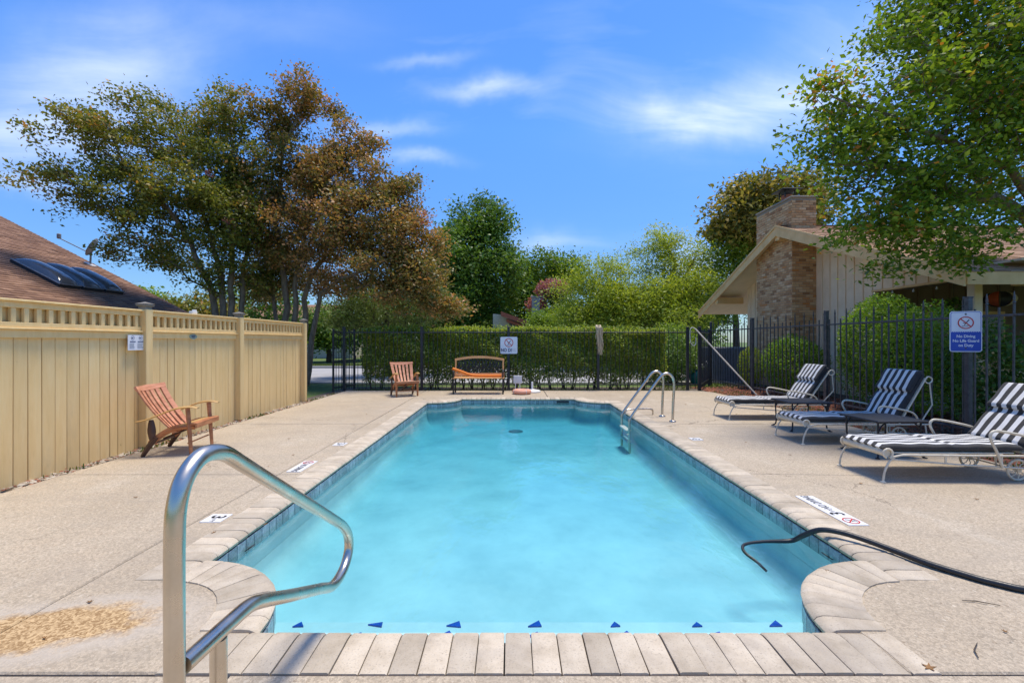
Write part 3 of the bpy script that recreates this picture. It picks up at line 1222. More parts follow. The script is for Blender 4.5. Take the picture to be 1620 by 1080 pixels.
put_stones((PX0 + PR - .27, PY0), (PX1 - PR + .27, PY0), (0, -1.12), 27)
put_stones((PX1, PY0 + PR - .25), (PX1, PY1 - PR + .25), (1, 0), 69)
put_stones((PX1 - PR + .25, PY1), (PX0 + PR - .25, PY1), (0, 1), 27)
put_stones((PX0, PY1 - PR + .25), (PX0, PY0 + PR - .25), (-1, 0), 69)
for (cx, cy), a0, a1 in corners:
    k_ = 9
    for i in range(k_):
        t0, t1 = R(a0 + (a1 - a0) * (i + .02) / k_), R(a0 + (a1 - a0) * (i + .98) / k_)
        r1, r0 = PR + .012, PR - .27
        pt = lambda r, t: (cx + r * math.cos(t), cy + r * math.sin(t))
        me = stone_mesh(pt(r1, t0), pt(r1, t1), pt(r0, t0), pt(r0, t1))
        o = link('coping_stone', me, 'cast_coping', pool)
        o.location = (0, 0, .003 + random.uniform(-.001, .002))

# waterline tiles
tm = MB().box((0, 0, 0), (.10, .012, .105), ch=.003).mesh('waterline_tile')


def put_tiles(p, q):
    p, q = Vector(p), Vector(q)
    c_ = max(1, round((q - p).length / .1065))
    ang = math.atan2((q - p).y, (q - p).x)
    for i in range(c_):
        m = p.lerp(q, (i + .5) / c_)
        o = link('waterline_tile', tm, 'pool_tile', pool)
        o.location = (m.x, m.y, -.108 + pz)
        o.rotation_euler = (0, 0, ang)
        o.scale = ((q - p).length / c_ / .1065, 1, 1)


put_tiles((PX1, PY0 + PR), (PX1, PY1 - PR))
put_tiles((PX0, PY1 - PR), (PX0, PY0 + PR))
put_tiles((PX1 - PR, PY1), (PX0 + PR, PY1))
for (cx, cy), a0, a1 in corners:
    for i in range(10):
        t0, t1 = R(a0 + (a1 - a0) * i / 10), R(a0 + (a1 - a0) * (i + 1) / 10)
        put_tiles((cx + PR * math.cos(t0), cy + PR * math.sin(t0)), (cx + PR * math.cos(t1), cy + PR * math.sin(t1)))
# water body
b = MB()
wo = pool_outline(PR - .004, .004)
b.prism(wo, -2.2, -.112)
b.build('water', 'pool_water', kind='structure')

# ================================================================ WOODEN FENCE (left)
FX = -5.03
fence = thing('wooden_fence', 'tall yellow painted board fence with open baluster band and capped posts', 'fence', (FX, 0, -.06))
fz = .06


def fbox(name, y0, y1, x0, x1, z0, z1, mat='yellow_paint', ch=.004, par=None):
    b = MB().box((0, 0, 0), (x1 - x0, y1 - y0, z1 - z0), ch=ch)
    o = b.build(name, mat, par or fence)
    o.location = ((x0 + x1) / 2, (y0 + y1) / 2, (z0 + z1) / 2 + fz)
    return o


posts_y = [-.4, 1.75, 3.95, 6.2, 8.33, 10.9]
for i, y in enumerate(posts_y):
    top = 1.83 + .012 * i / 5
    p = fbox('post', y - .06, y + .06, -.03, .095, -.03, top, ch=.006)
    c = MB().box((0, 0, .022), (.15, .15, .03), ch=.006)
    for sx in (-1, 1):
        for sy in (-1, 1):
            c.box((sx * .045, sy * .045, -.005), (.014, .014, .05))
    c.add([(-.08, -.08, .037), (.08, -.08, .037), (.08, .08, .037), (-.08, .08, .037), (0, 0, .068)], [(0, 1, 4), (1, 2, 4), (2, 3, 4), (3, 0, 4)])
    c.box((0, 0, -.012), (.10, .10, .05))
    o = c.build('post_cap', 'grey_cap', p)
    o.location = (0, 0, (top + .03) / 2 + .035)
for i in range(5):
    y0, y1 = posts_y[i] + .06, posts_y[i + 1] - .06
    t = 1.815 + .006 * i
    fbox('cap_rail', y0, y1, -.045, .065, t - .022, t)
    fbox('top_rail', y0, y1, -.02, .03, t - .085, t - .0225)
    fbox('back_panel', y0, y1, -.05, -.035, t - .30, t - .03)
    fbox('middle_rail', y0, y1, -.02, .03, t - .285, t - .232)
    fbox('ledge', y0, y1, -.03, .055, t - .304, t - .2855)
    fbox('lower_rail', y0, y1, -.005, .024, t - .390, t - .3045)
    k_ = int((y1 - y0) / .125)
    for j in range(k_):
        yy = y0 + (j + .5) * (y1 - y0) / k_
        fbox('baluster', yy - .024, yy + .024, -.014, .022, t - .231, t - .086, ch=.003)
    fbox('added_seam_backing', y0, y1, -.052, -.040, -.065, t - .31)  # added sheet behind the boards, keeps daylight out so seams look dark
    yy = y0
    while yy < y1 - .02:
        w = random.choice((.135, .14, .14, .145, .115, .17))
        e = min(y1, yy + w)
        if y1 - e < .05:
            e = y1
        o = fbox('fence_board', yy + .0035, e - .0035, -.03, -.010 + random.uniform(-.003, .003), -.065, t - .31, ch=.004)
        o.rotation_euler = (random.gauss(0, .0012), random.gauss(0, .002), random.gauss(0, .02))
        yy = e
# knots/screw heads on boards are left to the paint

# gravel and weeds along the foot of the fence
rg = np.random.default_rng(21)


def chips(name, mat, n, xr, yr, z, size, label=None, cat=None, flat=.5, xcurve=None):
    x, y = rg.uniform(*xr, n), rg.uniform(*yr, n)
    s_ = size * rg.uniform(.5, 1.5, n)
    base = np.array([[-1, -.7, -.5], [1, -.8, -.5], [.9, .8, -.5], [-.8, .9, -.5], [-.6, -.4, .5], [.6, -.5, .5], [.5, .5, .5], [-.5, .6, .5]])
    ang = rg.uniform(0, 6.28, n)
    c, s2 = np.cos(ang), np.sin(ang)
    bx = base[None] * (1 + .3 * rg.normal(size=(n, 8, 1)))
    st = rg.uniform(.6, 1.7, n)[:, None]
    X = (bx[:, :, 0] * st * c[:, None] - bx[:, :, 1] * s2[:, None]) * s_[:, None] + x[:, None]
    Y = (bx[:, :, 0] * st * s2[:, None] + bx[:, :, 1] * c[:, None]) * s_[:, None] + y[:, None]
    Z = bx[:, :, 2] * s_[:, None] * flat + z + s_[:, None] * .3 * flat + rg.uniform(0, .012, n)[:, None]
    v = np.stack([X, Y, Z], -1).reshape(-1, 3)
    f = np.array([(4, 5, 6, 7), (0, 1, 5, 4), (1, 2, 6, 5), (2, 3, 7, 6), (3, 0, 4, 7)])
    q = (np.arange(n)[:, None, None] * 8 + f[None]).reshape(-1, 4)
    o = np_mesh(name, v, q, mat, None, np.repeat(rg.uniform(size=n), 5))
    o['kind'] = 'stuff'
    o['label'] = label
    o['category'] = cat
    return o


def blades(name, label, n, xs, ys, z, h, mat='grass_blade', cat='grass', lean=.5):
    hh = h * rg.uniform(.4, 1.3, n)
    a = rg.uniform(0, 6.28, n)
    w = .006 + .004 * rg.uniform(size=n)
    b0 = np.stack([xs - np.sin(a) * w, ys + np.cos(a) * w, np.full(n, z)], -1)
    b1 = np.stack([xs + np.sin(a) * w, ys - np.cos(a) * w, np.full(n, z)], -1)
    l = rg.uniform(.1, lean, n) * hh
    tp = np.stack([xs + np.cos(a) * l, ys + np.sin(a) * l, z + hh], -1)
    m = (b0 + b1) / 2 * .45 + tp * .55 + np.array([0, 0, .1]) * hh[:, None]
    m1 = m + (b1 - b0) * .35
    v = np.stack([b0, b1, m1, tp, m - (b1 - b0) * .35], 1).reshape(-1, 3)
    q = np.arange(n)[:, None] * 5 + np.array([[0, 1, 2, 4]])
    q2 = np.arange(n)[:, None] * 5 + np.array([[4, 2, 3, 3]])
    # use two quads (second collapsed to a tip)
    v2 = np.concatenate([v, v[3::5]])
    q2[:, 3] = len(v) + np.arange(n)
    o = np_mesh(name, v2, np.concatenate([q, q2]), mat, None, np.tile(rg.uniform(size=n), 2))
    o['kind'] = 'stuff'
    o['label'] = label
    o['category'] = cat
    return o


chips('gravel_strip', 'gravel', 4200, (-5.02, -4.66), (.5, 13.2), -.055, .017, 'pale gravel strewn along the foot of the yellow fence', 'gravel')
t_ = rg.uniform(1, 13, 2600)
keep = (np.sin(t_ * 2.3) + np.sin(t_ * 5.1 + 1) + rg.normal(size=2600) * .4) > .35
t_ = t_[keep]
blades('weeds', 'low weeds growing in the gravel under the yellow fence', len(t_), rg.uniform(-4.98, -4.70, len(t_)), t_, -.05, .045, cat='weeds')
# dry leaf litter by the fence
chips('leaf_litter', 'mulch_chips', 700, (-5.0, -4.6), (1, 13), -.035, .013, 'brown leaf litter lying along the yellow fence', 'litter', .25)

# signs on the fence
s = thing('fence_notice', 'white notice with two round dog symbols screwed beside fence post', 'sign', (FX + .05, 6.03, 1.385))
b = MB().prism([(-.135, -.10), (.135, -.10), (.135, .10), (-.135, .10)], 0, .006)
o = b.build('panel', 'sign_white', s)


def on_fence(o, u, v, z):
    place_flat(o, (z, u, v), (0, 1, 0), (0, 0, 1))


on_fence(o, 0, 0, .0)
for sx in (-1, 1):
    o = ring_mesh(.028, .004).build('symbol_ring', 'sign_navy', s); on_fence(o, sx * .062, .062, .0075)
    b = MB().prism([(-.016, -.008), (-.006, -.006), (.0, -.012), (.004, -.012), (.004, -.002), (.012, .004), (.014, .012), (.006, .008), (-.012, .004), (-.018, .006)], 0, .001)
    o = b.build('dog_symbol', 'sign_navy', s); on_fence(o, sx * .062, .062, .007)
    o = MB().prism([(-.045, -.006), (.045, -.006), (.045, .006), (-.045, .006)], 0, .001).build('heading', 'sign_navy', s); on_fence(o, sx * .062, .013, .007)
    for r_ in range(5):
        w = random.uniform(.06, .1)
        o = MB().prism([(-.05, -.003), (-.05 + w, -.003), (-.05 + w, .003), (-.05, .003)], 0, .0008).build('text_line', 'sign_greyink', s)
        on_fence(o, sx * .062, -.012 - r_ * .015, .007)
s = thing('fence_plaque', 'small oval green plaque on the fence rail', 'plaque', (FX + .026, 7.14, 1.475))
b = MB().prism([(.085 * math.cos(a), .042 * math.sin(a)) for a in np.linspace(0, 6.283, 25)[:-1]], 0, .006)
o = b.build('panel', 'plaque_green', s); on_fence(o, 0, 0, 0)
for v_, w in ((.013, .09), (-.012, .06)):
    o = MB().prism([(-w / 2, -.007), (w / 2, -.007), (w / 2, .007), (-w / 2, .007)], 0, .001).build('lettering', 'sign_navy', s)
    on_fence(o, 0, v_, .0065)
s = thing('lamp_box', 'small white box light mounted on the fence cap rail', 'light', (FX - .05, 7.25, 1.825))
MB().box((0, 0, .03), (.07, .11, .05), ch=.008).build('housing', 'white_plastic', s)
MB().box((0, .03, .068), (.05, .05, .026), ch=.006).build('sensor', 'white_plastic', s)

# ================================================================ IRON FENCES
pk = MB()
pk.box((0, 0, .86), (.013, .013, 1.64))
pk.add([(-.011, -.011, 1.68), (.011, -.011, 1.68), (.011, .011, 1.68), (-.011, .011, 1.68), (0, 0, 1.79)], [(0, 1, 4), (1, 2, 4), (2, 3, 4), (3, 0, 4), (3, 2, 1, 0)])
PICK = pk.mesh('picket')
pk2 = MB()
pk2.box((0, 0, .95), (.019, .019, 1.82))
PICK_S = pk2.mesh('picket')
pk3 = MB()
pk3.box((0, 0, .97), (.019, .019, 1.86))
pk3.lathe([(.010, 1.90), (.020, 1.915), (.010, 1.93), (.016, 1.96), (.004, 2.06)], (0, 0, 0), 8)
PICK_F = pk3.mesh('picket', 40)


def iron_fence(label, pts, posts, top, spacing, mat, group=None, rails=(1.66, .16), post_w=.075, kind='short', skip=None):
    a, e = Vector((*pts[0], 0)), Vector((*pts[1], 0))
    root = thing('iron_fence', label, 'fence', (a.x, a.y, -.07))
    d = e - a
    L = d.length
    u = d / L
    ang = math.atan2(u.y, u.x)
    for z in rails:
        b = MB().box((0, 0, 0), (L, .032, .032), ch=.003)
        o = b.build('rail', mat, root)
        o.location = u * L / 2 + V(0, 0, z + .07)
        o.rotation_euler = (0, 0, ang)
    for t in posts:
        b = MB().box((0, 0, top / 2), (post_w, post_w, top), ch=.004)
        b.box((0, 0, top + .008), (post_w + .012, post_w + .012, .016), ch=.004)
        o = b.build('post', mat, root)
        o.location = u * t + V(0, 0, .0)
        o.rotation_euler = (0, 0, ang)
    k_ = int(L / spacing)
    for i in range(k_ + 1):
        t = i * spacing + .03
        if t > L or any(abs(t - q) < post_w * .75 for q in posts):
            continue
        me = PICK if kind == 'short' else (PICK_F if i % 2 else PICK_S)
        o = link('picket', me, mat, root)
        o.location = u * t + V(0, 0, .07)
        o.rotation_euler = (random.gauss(0, .003), random.gauss(0, .003), ang)
    return root


BF = 13.12
iron_fence('black iron picket fence in front of the clipped hedge', ((-4.86, BF), (5.42, BF)), [.02, 2.26, 4.76, 7.34, 9.92, 10.26], 1.88, .128, 'iron')
iron_fence('tall grey iron fence behind the striped loungers', ((6.6, 15.1), (6.6, .6)), [0, 2.62, 5.55, 8.52, 11.5, 14.4], 2.1, .165, 'iron_grey', rails=(1.75, .14), post_w=.066, kind='tall')
iron_fence('short black iron fence return beside the air conditioner', ((5.46, BF + .06), (6.5, 15.0)), [2.1], 1.86, .128, 'iron')
# gate standing open
gate = thing('iron_gate', 'narrow black iron gate standing open beside the yellow fence', 'gate', (-5.02, 12.75, -.06), R(72))
for x in (.02, .95):
    MB().box((x, 0, .93), (.045, .045, 1.78), ch=.003).build('stile', 'iron', gate)
for z in (.16, .9, 1.72):
    MB().box((.485, 0, z), (.88, .03, .035), ch=.003).build('rail', 'iron', gate)
for i in range(1, 8):
    o = link('picket', PICK, 'iron', gate); o.location = (.02 + i * .116, 0, .03)
MB().box((.93, -.035, .98), (.07, .05, .12), ch=.006).build('lock_box', 'black_metal', gate)

# things hung on the fence
s = thing('mop_head', 'cream string mop head hung over an iron fence post', 'mop', (2.48, BF - .05, 1.80))
b = MB().tube([(.0, .05, .03), (-.05, -.0, .05), (-.06, -.03, .0), (0, -.06, -.02), (.06, -.03, .0), (.05, .0, .05), (0, .05, .03)], .035, 8)
b.build('mop_collar', 'mop_cotton', s, 60)
b = MB()
for i in range(46):
    x0, y0 = random.gauss(.01, .045), -.05 + random.gauss(0, .02)
    L = random.uniform(.3, .8) * (1 if random.random() < .75 else .6)
    x1 = x0 * .8 + .06 * L + random.gauss(0, .02)
    b.tube([(x0, y0, 0), (x0 * .9 + random.gauss(0, .012), y0 - .015, -L * .4), (x1 + random.gauss(0, .012), y0, -L * .75), (x1 + random.gauss(0, .02), y0, -L)], [.010, .009, .008, .005], 5)
b.build('mop_strings', 'mop_cotton', s, 60)

s = thing('rescue_pole', 'long pale aluminium rescue pole with hook leaning on the iron fence', 'pole', (6.45, 12.0, -.03))
A, B = V(0, 0, .02), V(5.26 - 6.45, BF - .05 - 12.0, 1.80)
b = MB().tube([A, B], .019, 10); b.build('shaft', 'pole_metal', s, 50)
b = MB().tube(smooth_path([B, B + V(-.06, .01, .03), B + V(-.13, .0, .0), B + V(-.15, 0, -.15), B + V(-.13, 0, -.38), B + V(-.05, 0, -.49), B + V(.02, 0, -.42), B + V(.02, 0, -.25)], 5), .009, 8)
b.build('hook', 'white_plastic', s, 60)


# ---------------------------------------------------------------- signs
def no_diving(parent, r, loc, xd, yd, mats=('sign_red', 'sign_black')):
    x, y = Vector(xd).normalized(), Vector(yd).normalized()
    nz = x.cross(y)
    o = ring_mesh(r, r * .16).build('ban_ring', mats[0], parent)
    place_flat(o, Vector(loc) + nz * .001, xd, yd)
    h = r * .075
    c, s_ = math.cos(R(-45)), math.sin(R(-45))
    q = [(-r * .9, -h), (r * .9, -h), (r * .9, h), (-r * .9, h)]
    o = MB().prism([(a * c - b_ * s_, a * s_ + b_ * c) for a, b_ in q], 0, .0008).build('ban_bar', mats[0], parent)
    place_flat(o, Vector(loc) + nz * .0018, xd, yd)
    b = MB()
    for p0, p1, w in (((.42, .5), (.02, -.05), .12), ((.02, -.05), (-.18, -.38), .10), ((-.05, -.12), (-.32, -.02), .07), ((-.45, -.55), (.3, -.55), .08)):
        a_, e_ = Vector((*p0, 0)) * r, Vector((*p1, 0)) * r
        b.bar(a_, e_, w * r, .001)
    o = b.build('diver_symbol', mats[1], parent)
    place_flat(o, Vector(loc) + nz * .001, xd, yd)


def lettering(parent, s_, size, loc, xd, yd, mat, bold=0.0, sx=1.0):
    me = text_mesh(s_, size, bold)
    o = link('lettering', me, mat, parent)
    place_flat(o, loc, xd, yd, sx)
    return o


s = thing('pool_sign', 'white and blue no diving, no life guard sign on grey fence post', 'sign', (6.42, 6.44, 1.25), R(-24))
X_, Y_ = (1, 0, 0), (0, 0, 1)
SW, SH = .35, .575


def sgn(b, name, mat, u, v, d):
    o = b.build(name, mat, s)
    place_flat(o, (u, -d, v), X_, Y_)
    return o


sgn(MB().prism(rounded_rect(SW, SH, .035), -.003, 0), 'panel', 'sign_white', 0, .29, .0)
rr = rounded_rect(SW - .022, SH - .022, .028)
ri = rounded_rect(SW - .034, SH - .034, .023)
b = MB(); nn = len(rr)
b.add([V(x, y, 0) for x, y in ri] + [V(x, y, 0) for x, y in rr], [(i, nn + i, nn + (i + 1) % nn, (i + 1) % nn) for i in range(nn)])
sgn(b, 'border', 'sign_blue', 0, .29, .0012)
tooth = [(-SW / 2 + .017, -.27), (SW / 2 - .017, -.27), (SW / 2 - .017, -.008)]
for i in range(13):
    xx = SW / 2 - .017 - (SW - .034) * (i + .5) / 13
    tooth += [(xx + .006, .004 if True else 0), (xx - .006, .004), (xx - .008, -.006)]
tooth += [(-SW / 2 + .017, -.008)]
sgn(MB().prism(tooth, 0, .0008), 'blue_field', 'sign_blue', 0, .285, .0012)
no_diving(s, .088, (0, -.0015, .415), X_, Y_)
for i, tx in enumerate(('No Diving', 'No Life Guard', 'on Duty')):
    lettering(s, tx, .054, (0, -.0032, .222 - i * .064), X_, Y_, 'sign_white', .0016, .9)
sgn(MB().lathe([(.012, 0), (.011, .004), (.004, .006)], n=12), 'bolt', 'iron_grey', 0, .535, .001)
sgn(MB().lathe([(.012, 0), (.011, .004), (.004, .006)], n=12), 'bolt', 'iron_grey', 0, .055, .001)

s = thing('no_diving_sign', 'square white no diving sign with faded lettering on black fence post', 'sign', (-.09, BF - .045, 1.05))
sgn(MB().prism(rounded_rect(.49, .485, .035), -.003, 0), 'panel', 'sign_white', 0, .24, .0)
no_diving(s, .128, (0, -.001, .315), X_, Y_, ('sign_red', 'sign_navy'))
lettering(s, 'NO DI', .135, (-.075, -.0012, .098), X_, Y_, 'sign_navy', .0045, .80)
lettering(s, 'VING', .115, (.125, -.0012, .098), X_, Y_, 'sign_greyink', -.002, .55)


# deck markers
def deck_marker(label, x0, y0, w, L, side, parts):
    """side +1: right deck (read facing -X), -1: left deck; y0 near end; parts from the reading start"""
    t = thing('depth_marker', label, 'sign', (x0 + w / 2, y0 + L / 2, .0))
    o = MB().box((0, 0, .0015), (w, L, .009), ch=.001).build('panel', 'marker_white', t)
    rd = V(0, side, 0)
    upv = V(-side, 0, 0)
    start = -side * L / 2
    pos = 0
    for kind, ln in parts:
        c = rd * (pos + ln / 2 - L / 2)
        if kind == 'ban':
            no_diving(t, .058, (c.x, c.y, .0072), rd, upv, ('sign_red', 'marker_grey'))
        elif kind == '3':
            lettering(t, '3', .15, (c.x - rd.x * .02, c.y - rd.y * .018, .0072), rd, upv, 'sign_black', .003)
            lettering(t, 'FT', .045, (c.x + rd.x * .05, c.y + rd.y * .053, .0072) if True else 0, rd, upv, 'sign_black', .0005)
        elif kind == 'nodiv':
            lettering(t, 'NO DIVING', .09, (c.x, c.y, .0072), rd, upv, 'marker_grey', .003, ln / .47)
        pos += ln
    return t


deck_marker('long white 3 FT no diving marker set in deck beside the black hose', 2.56, 3.46, .158, .66, 1, [('ban', .165), ('3', .165), ('nodiv', .33)])
deck_marker('white 3 FT depth marker tile without a ban symbol beside the stainless handrail', -2.42, 3.52, .16, .165, -1, [('3', .165)])
deck_marker('white no diving marker strip across the deck joint by the yellow fence', -2.425, 4.88, .155, .44, -1, [('ban', .15), ('nodiv', .29)])
deck_marker('small white depth tile in deck between long joint and coping', -2.42, 6.12, .155, .16, -1, [('3', .16)])
deck_marker('small white depth tile in deck near the pool ladder', 2.56, 6.45, .155, .16, 1, [('3', .16)])

# ================================================================ METALWORK
hr_ = thing('pool_handrail', 'bent stainless steel figure four handrail at the entry steps', 'handrail', (-.89, 1.2, 0))
pth = [(0, 0), (0, .30), (0, .62), (0, .86), (.008, .965), (.042, 1.035), (.11, 1.072), (.20, 1.058), (.30, .998), (.42, .922), (.75, .715), (1.07, .513), (1.20, .425), (1.272, .345), (1.278, .262), (1.20, .197), (1.06, .19), (.90, .26), (.62, .385), (.42, .478), (.335, .507), (.22, .516), (.03, .525)]
pp = smooth_path([V(0, y, z) for y, z in pth], 8)
MB().tube(pp, .0245, 18).build('rail_tube', 'stainless', hr_, 50)
MB().tube([(0, .18, 0), (0, .18, .50)], .0235, 18).build('rear_post', 'stainless', hr_, 50)
for y in (0, .18):
    MB().lathe([(.055, .004), (.052, .012), (.03, .02), (.026, .03)], (0, y, 0), 20).build('escutcheon', 'stainless', hr_, 50)

ld = thing('pool_ladder', 'stainless steel pool ladder with two hooped rails and white treads', 'ladder', (2.81, 8.24, 0))
for y in (.28, -.28):
    pts = [(0, 0), (.01, .35), (.025, .62), (.01, .75), (-.06, .83), (-.14, .835), (-.22, .775), (-.40, .53), (-.60, .26), (-.72, .09), (-.755, .02), (-.76, -.1), (-.755, -.5), (-.75, -.85)]
    MB().tube(smooth_path([V(x, y, z) for x, z in pts], 6), .0225, 14).build('rail_tube', 'stainless', ld, 50)
    MB().lathe([(.06, .004), (.056, .014), (.03, .022), (.024, .03)], (0, y, 0), 20).build('escutcheon', 'stainless', ld, 50)
for z in (-.17, -.36, -.56):
    MB().box((-.76, 0, z), (.10, .50, .03), ch=.008).build('tread', 'white_plastic', ld)
MB().tube(smooth_path([V(-.70, .30, .03), V(-.66, .32, .10), V(-.56, .34, .12), V(-.30, .42, .12), V(-.16, .45, .11), V(-.12, .46, .07), V(-.12, .46, 0)], 5), .016, 10).build('side_brace', 'stainless', ld, 50)

# hose
hz = thing('vacuum_hose', 'black rubber hose running over the coping into the pool', 'hose', (2.5, 3.0, 0))
hp = [(4.6, 2.25, .02), (3.6, 2.36, .02), (2.95, 2.50, .02), (2.76, 2.605, .02), (2.66, 2.72, .021), (2.576, 2.84, .024), (2.50, 3.0, .03), (2.42, 3.12, .042), (2.32, 3.22, .052), (2.23, 3.30, .035), (2.16, 3.38, -.04), (2.11, 3.44, -.104), (1.92, 3.43, -.105), (1.79, 3.41, -.107), (1.71, 3.37, -.112), (1.69, 3.30, -.13), (1.735, 3.22, -.16), (1.775, 3.17, -.20)]
rr_ = [.0185] * 11 + [.0165, .012, .011, .011, .011, .010, .009]
sp_ = smooth_path([V(*q) - V(2.5, 3.0, 0) for q in hp], 6)
rs = list(np.interp(np.linspace(0, len(rr_) - 1, len(sp_)), range(len(rr_)), rr_))
MB().tube(sp_, rs, 12).build('hose_tube', 'black_rubber', hz, 60)

# ================================================================ WOOD CHAIR
def make_chair(label, loc, rz, group='wooden slat back pool chairs'):
    """local: +x forward, y across"""
    t = thing('wooden_chair', label, 'chair', loc, rz, group)
    W = .27
    for sy in (-1, 1):
        y = sy * W
        # front leg, slightly tapered, up to the arm
        MB().tube([(.02, y, 0), (.0, y, .3), (-.02, y, .575)], [.021, .026, .028], 4, flat=1.1).build('front_leg', 'chair_wood', t)
        # bowed side rail running from the seat front down into the rear leg
        rail = smooth_path([V(.06, y * .96, .345), V(-.10, y * .96, .345), V(-.24, y * .96, .30), V(-.36, y * .96, .22), V(-.44, y * .96, .15)], 4)
        MB().tube(rail, [.030] * len(rail), 4, flat=1.2).build('side_rail', 'chair_wood', t, 30)
        MB().tube([(-.36, y * 1.06, .235), (-.44, y * 1.06, .12), (-.51, y * 1.06, 0)], [.030, .030, .022], 4, flat=1.1).build('rear_leg', 'dark_wood', t)
        # barrel shaped rear arm support
        pr = [(.018, .17), (.034, .22), (.046, .29), (.046, .33), (.036, .40), (.024, .445)]
        b = MB()
        b.tube([(-.40 - .01 * i / 5, y * 1.08, z) for i, (r, z) in enumerate(pr)], [r for r, z in pr], 10, flat=.5)
        b.build('arm_support', 'dark_wood', t, 40)
        arm = smooth_path([V(.10, y * 1.02, .575), V(.0, y * 1.02, .592), V(-.14, y * 1.04, .575), V(-.30, y * 1.08, .515), V(-.45, y * 1.12, .452), V(-.56, y * 1.14, .428)], 4)
        m = len(arm)
        wv = [.030 + .016 * max(0, 1 - abs(i - 5) / 6) for i in range(m)]
        MB().tube(arm, wv, 8, flat=.30).build('arm', 'arm_wood', t, 40)
    # seat slats
    for i, x in enumerate((.045, -.02, -.085, -.15, -.215)):
        z = (.392, .388, .376, .352, .322)[i]
        a = (-.02, -.10, -.25, -.42, -.5)[i]
        MB().box((x, 0, z - .012), (.058, .60 if i == 0 else .55, .024), Matrix.Rotation(a, 3, 'Y'), ch=.005).build('seat_slat', 'arm_wood' if i else 'chair_wood', t)
    MB().box((.085, 0, .36), (.022, .60, .065), ch=.005).build('front_apron', 'chair_wood', t)
    MB().tube([(-.02, -.26, .14), (-.02, .26, .14)], .010, 6).build('stretcher', 'chair_wood', t, 50)
    MB().tube([(-.43, -.27, .14), (-.43, .27, .14)], .015, 6).build('stretcher', 'dark_wood', t, 50)
    MB().bar((-.06, 0, .31), (-.42, .0, .16), .04, .025).build('under_brace', 'dark_wood', t)
    # back: leans, slightly cupped, wider at the top
    A, B = V(-.20, 0, .285), V(-.585, 0, .85)
    up = (B - A).normalized()
    nrm = V(up.z, 0, -up.x)

    def pt(u, v):
        """u -1..1 across, v 0..1 up"""
        w = .235 + .065 * v
        return A.lerp(B, v) + V(0, u * w, 0) + nrm * (-.045 * (1 - u * u) + .03 * (1 - (2 * v - 1) ** 2) * -1)
    ns = 6
    for i in range(ns):
        u0, u1 = -1 + 2 * (i + .21) / ns, -1 + 2 * (i + .79) / ns
        if i == 0: u0 = -1
        if i == ns - 1: u1 = 1
        vs, fs = [], []
        K = 6
        for j in range(K + 1):
            v = .05 + .90 * j / K
            for u, d in ((u0, -.008), (u1, -.008), (u1, .010), (u0, .010)):
                vs.append(pt(u, v) + nrm * d)
        for j in range(K):
            for e in range(4):
                fs.append((j * 4 + e, j * 4 + (e + 1) % 4, (j + 1) * 4 + (e + 1) % 4, (j + 1) * 4 + e))
        fs += [(3, 2, 1, 0), (K * 4, K * 4 + 1, K * 4 + 2, K * 4 + 3)]
        MB().add(vs, fs).build('back_slat', 'chair_slat', t)
    for v0, v1, nm in ((-.02, .07, 'back_rail'), (.925, 1.0, 'top_rail')):
        vs, fs = [], []
        K = 12
        for j in range(K + 1):
            u = -1.02 + 2.04 * j / K
            ex = (.035 * (1 - abs(u))) if nm == 'top_rail' else 0
            for v, d in ((v0, -.012), (v1 + ex, -.012), (v1 + ex, .014), (v0, .014)):
                vs.append(pt(u, v) + nrm * d)
        for j in range(K):
            for e in range(4):
                fs.append((j * 4 + e, j * 4 + (e + 1) % 4, (j + 1) * 4 + (e + 1) % 4, (j + 1) * 4 + e))
        fs += [(3, 2, 1, 0), (K * 4, K * 4 + 1, K * 4 + 2, K * 4 + 3)]
        MB().add(vs, fs).build(nm, 'chair_slat', t)
    return t


ch1 = make_chair('reddish wooden slat chair standing alone against the yellow board fence', (-4.04, 5.9, 0), R(10))
copy_thing(ch1, 'wooden slat chair beside the bench in front of the hedge', (-2.68, 11.62, 0), R(-62))

# ================================================================ BENCH
bn = thing('garden_bench', 'wooden park bench with arched back and black scrollwork, orange noodle on it', 'bench', (-.90, 12.32, 0))
for sx in (-1, 1):
    x = sx * .66
    MB().tube([(x, -.22, 0), (x, -.24, .30), (x, -.235, .62)], [.022, .02, .02], 8).build('front_leg', 'black_metal', bn, 50)
    MB().tube([(x, .22, 0), (x, .20, .40), (x, .27, .62)], [.022, .022, .02], 8).build('rear_leg', 'black_metal', bn, 50)
    MB().tube(smooth_path([V(x, -.28, .585), V(x, -.22, .635), V(x, -.05, .63), V(x, .18, .60), V(x, .26, .60)], 4), .022, 8).build('arm', 'black_metal', bn, 50)
    MB().tube([(x, -.22, .40), (x, .2, .40)], .016, 6).build('side_rail', 'black_metal', bn, 50)
    MB().bar((sx * .655, .20, .44), (sx * .655, .31, .90), .04, .05, ch=.004).build('back_post', 'bench_wood', bn)
for i in range(6):
    MB().box((0, -.235 + i * .078, .425), (1.38, .068, .022), ch=.005).build('seat_slat', 'bench_wood', bn)
for z0, z1, ar in ((.455, .535, 0), (.86, .925, .075)):
    K = 14
    vs, fs = [], []
    for j in range(K + 1):
        u = -1 + 2 * j / K
        for z, d in ((z0, -.018), (z1, -.018), (z1, .018), (z0, .018)):
            zz = z + ar * (1 - u * u)
            vs.append((u * .685, .20 + (zz - .44) * .24 + d, zz))
    for j in range(K):
        for e in range(4):
            fs.append((j * 4 + e, (j + 1) * 4 + e, (j + 1) * 4 + (e + 1) % 4, j * 4 + (e + 1) % 4))
    fs += [(0, 1, 2, 3), (K * 4 + 3, K * 4 + 2, K * 4 + 1, K * 4)]
    MB().add(vs, fs).build('back_rail', 'bench_wood', bn)
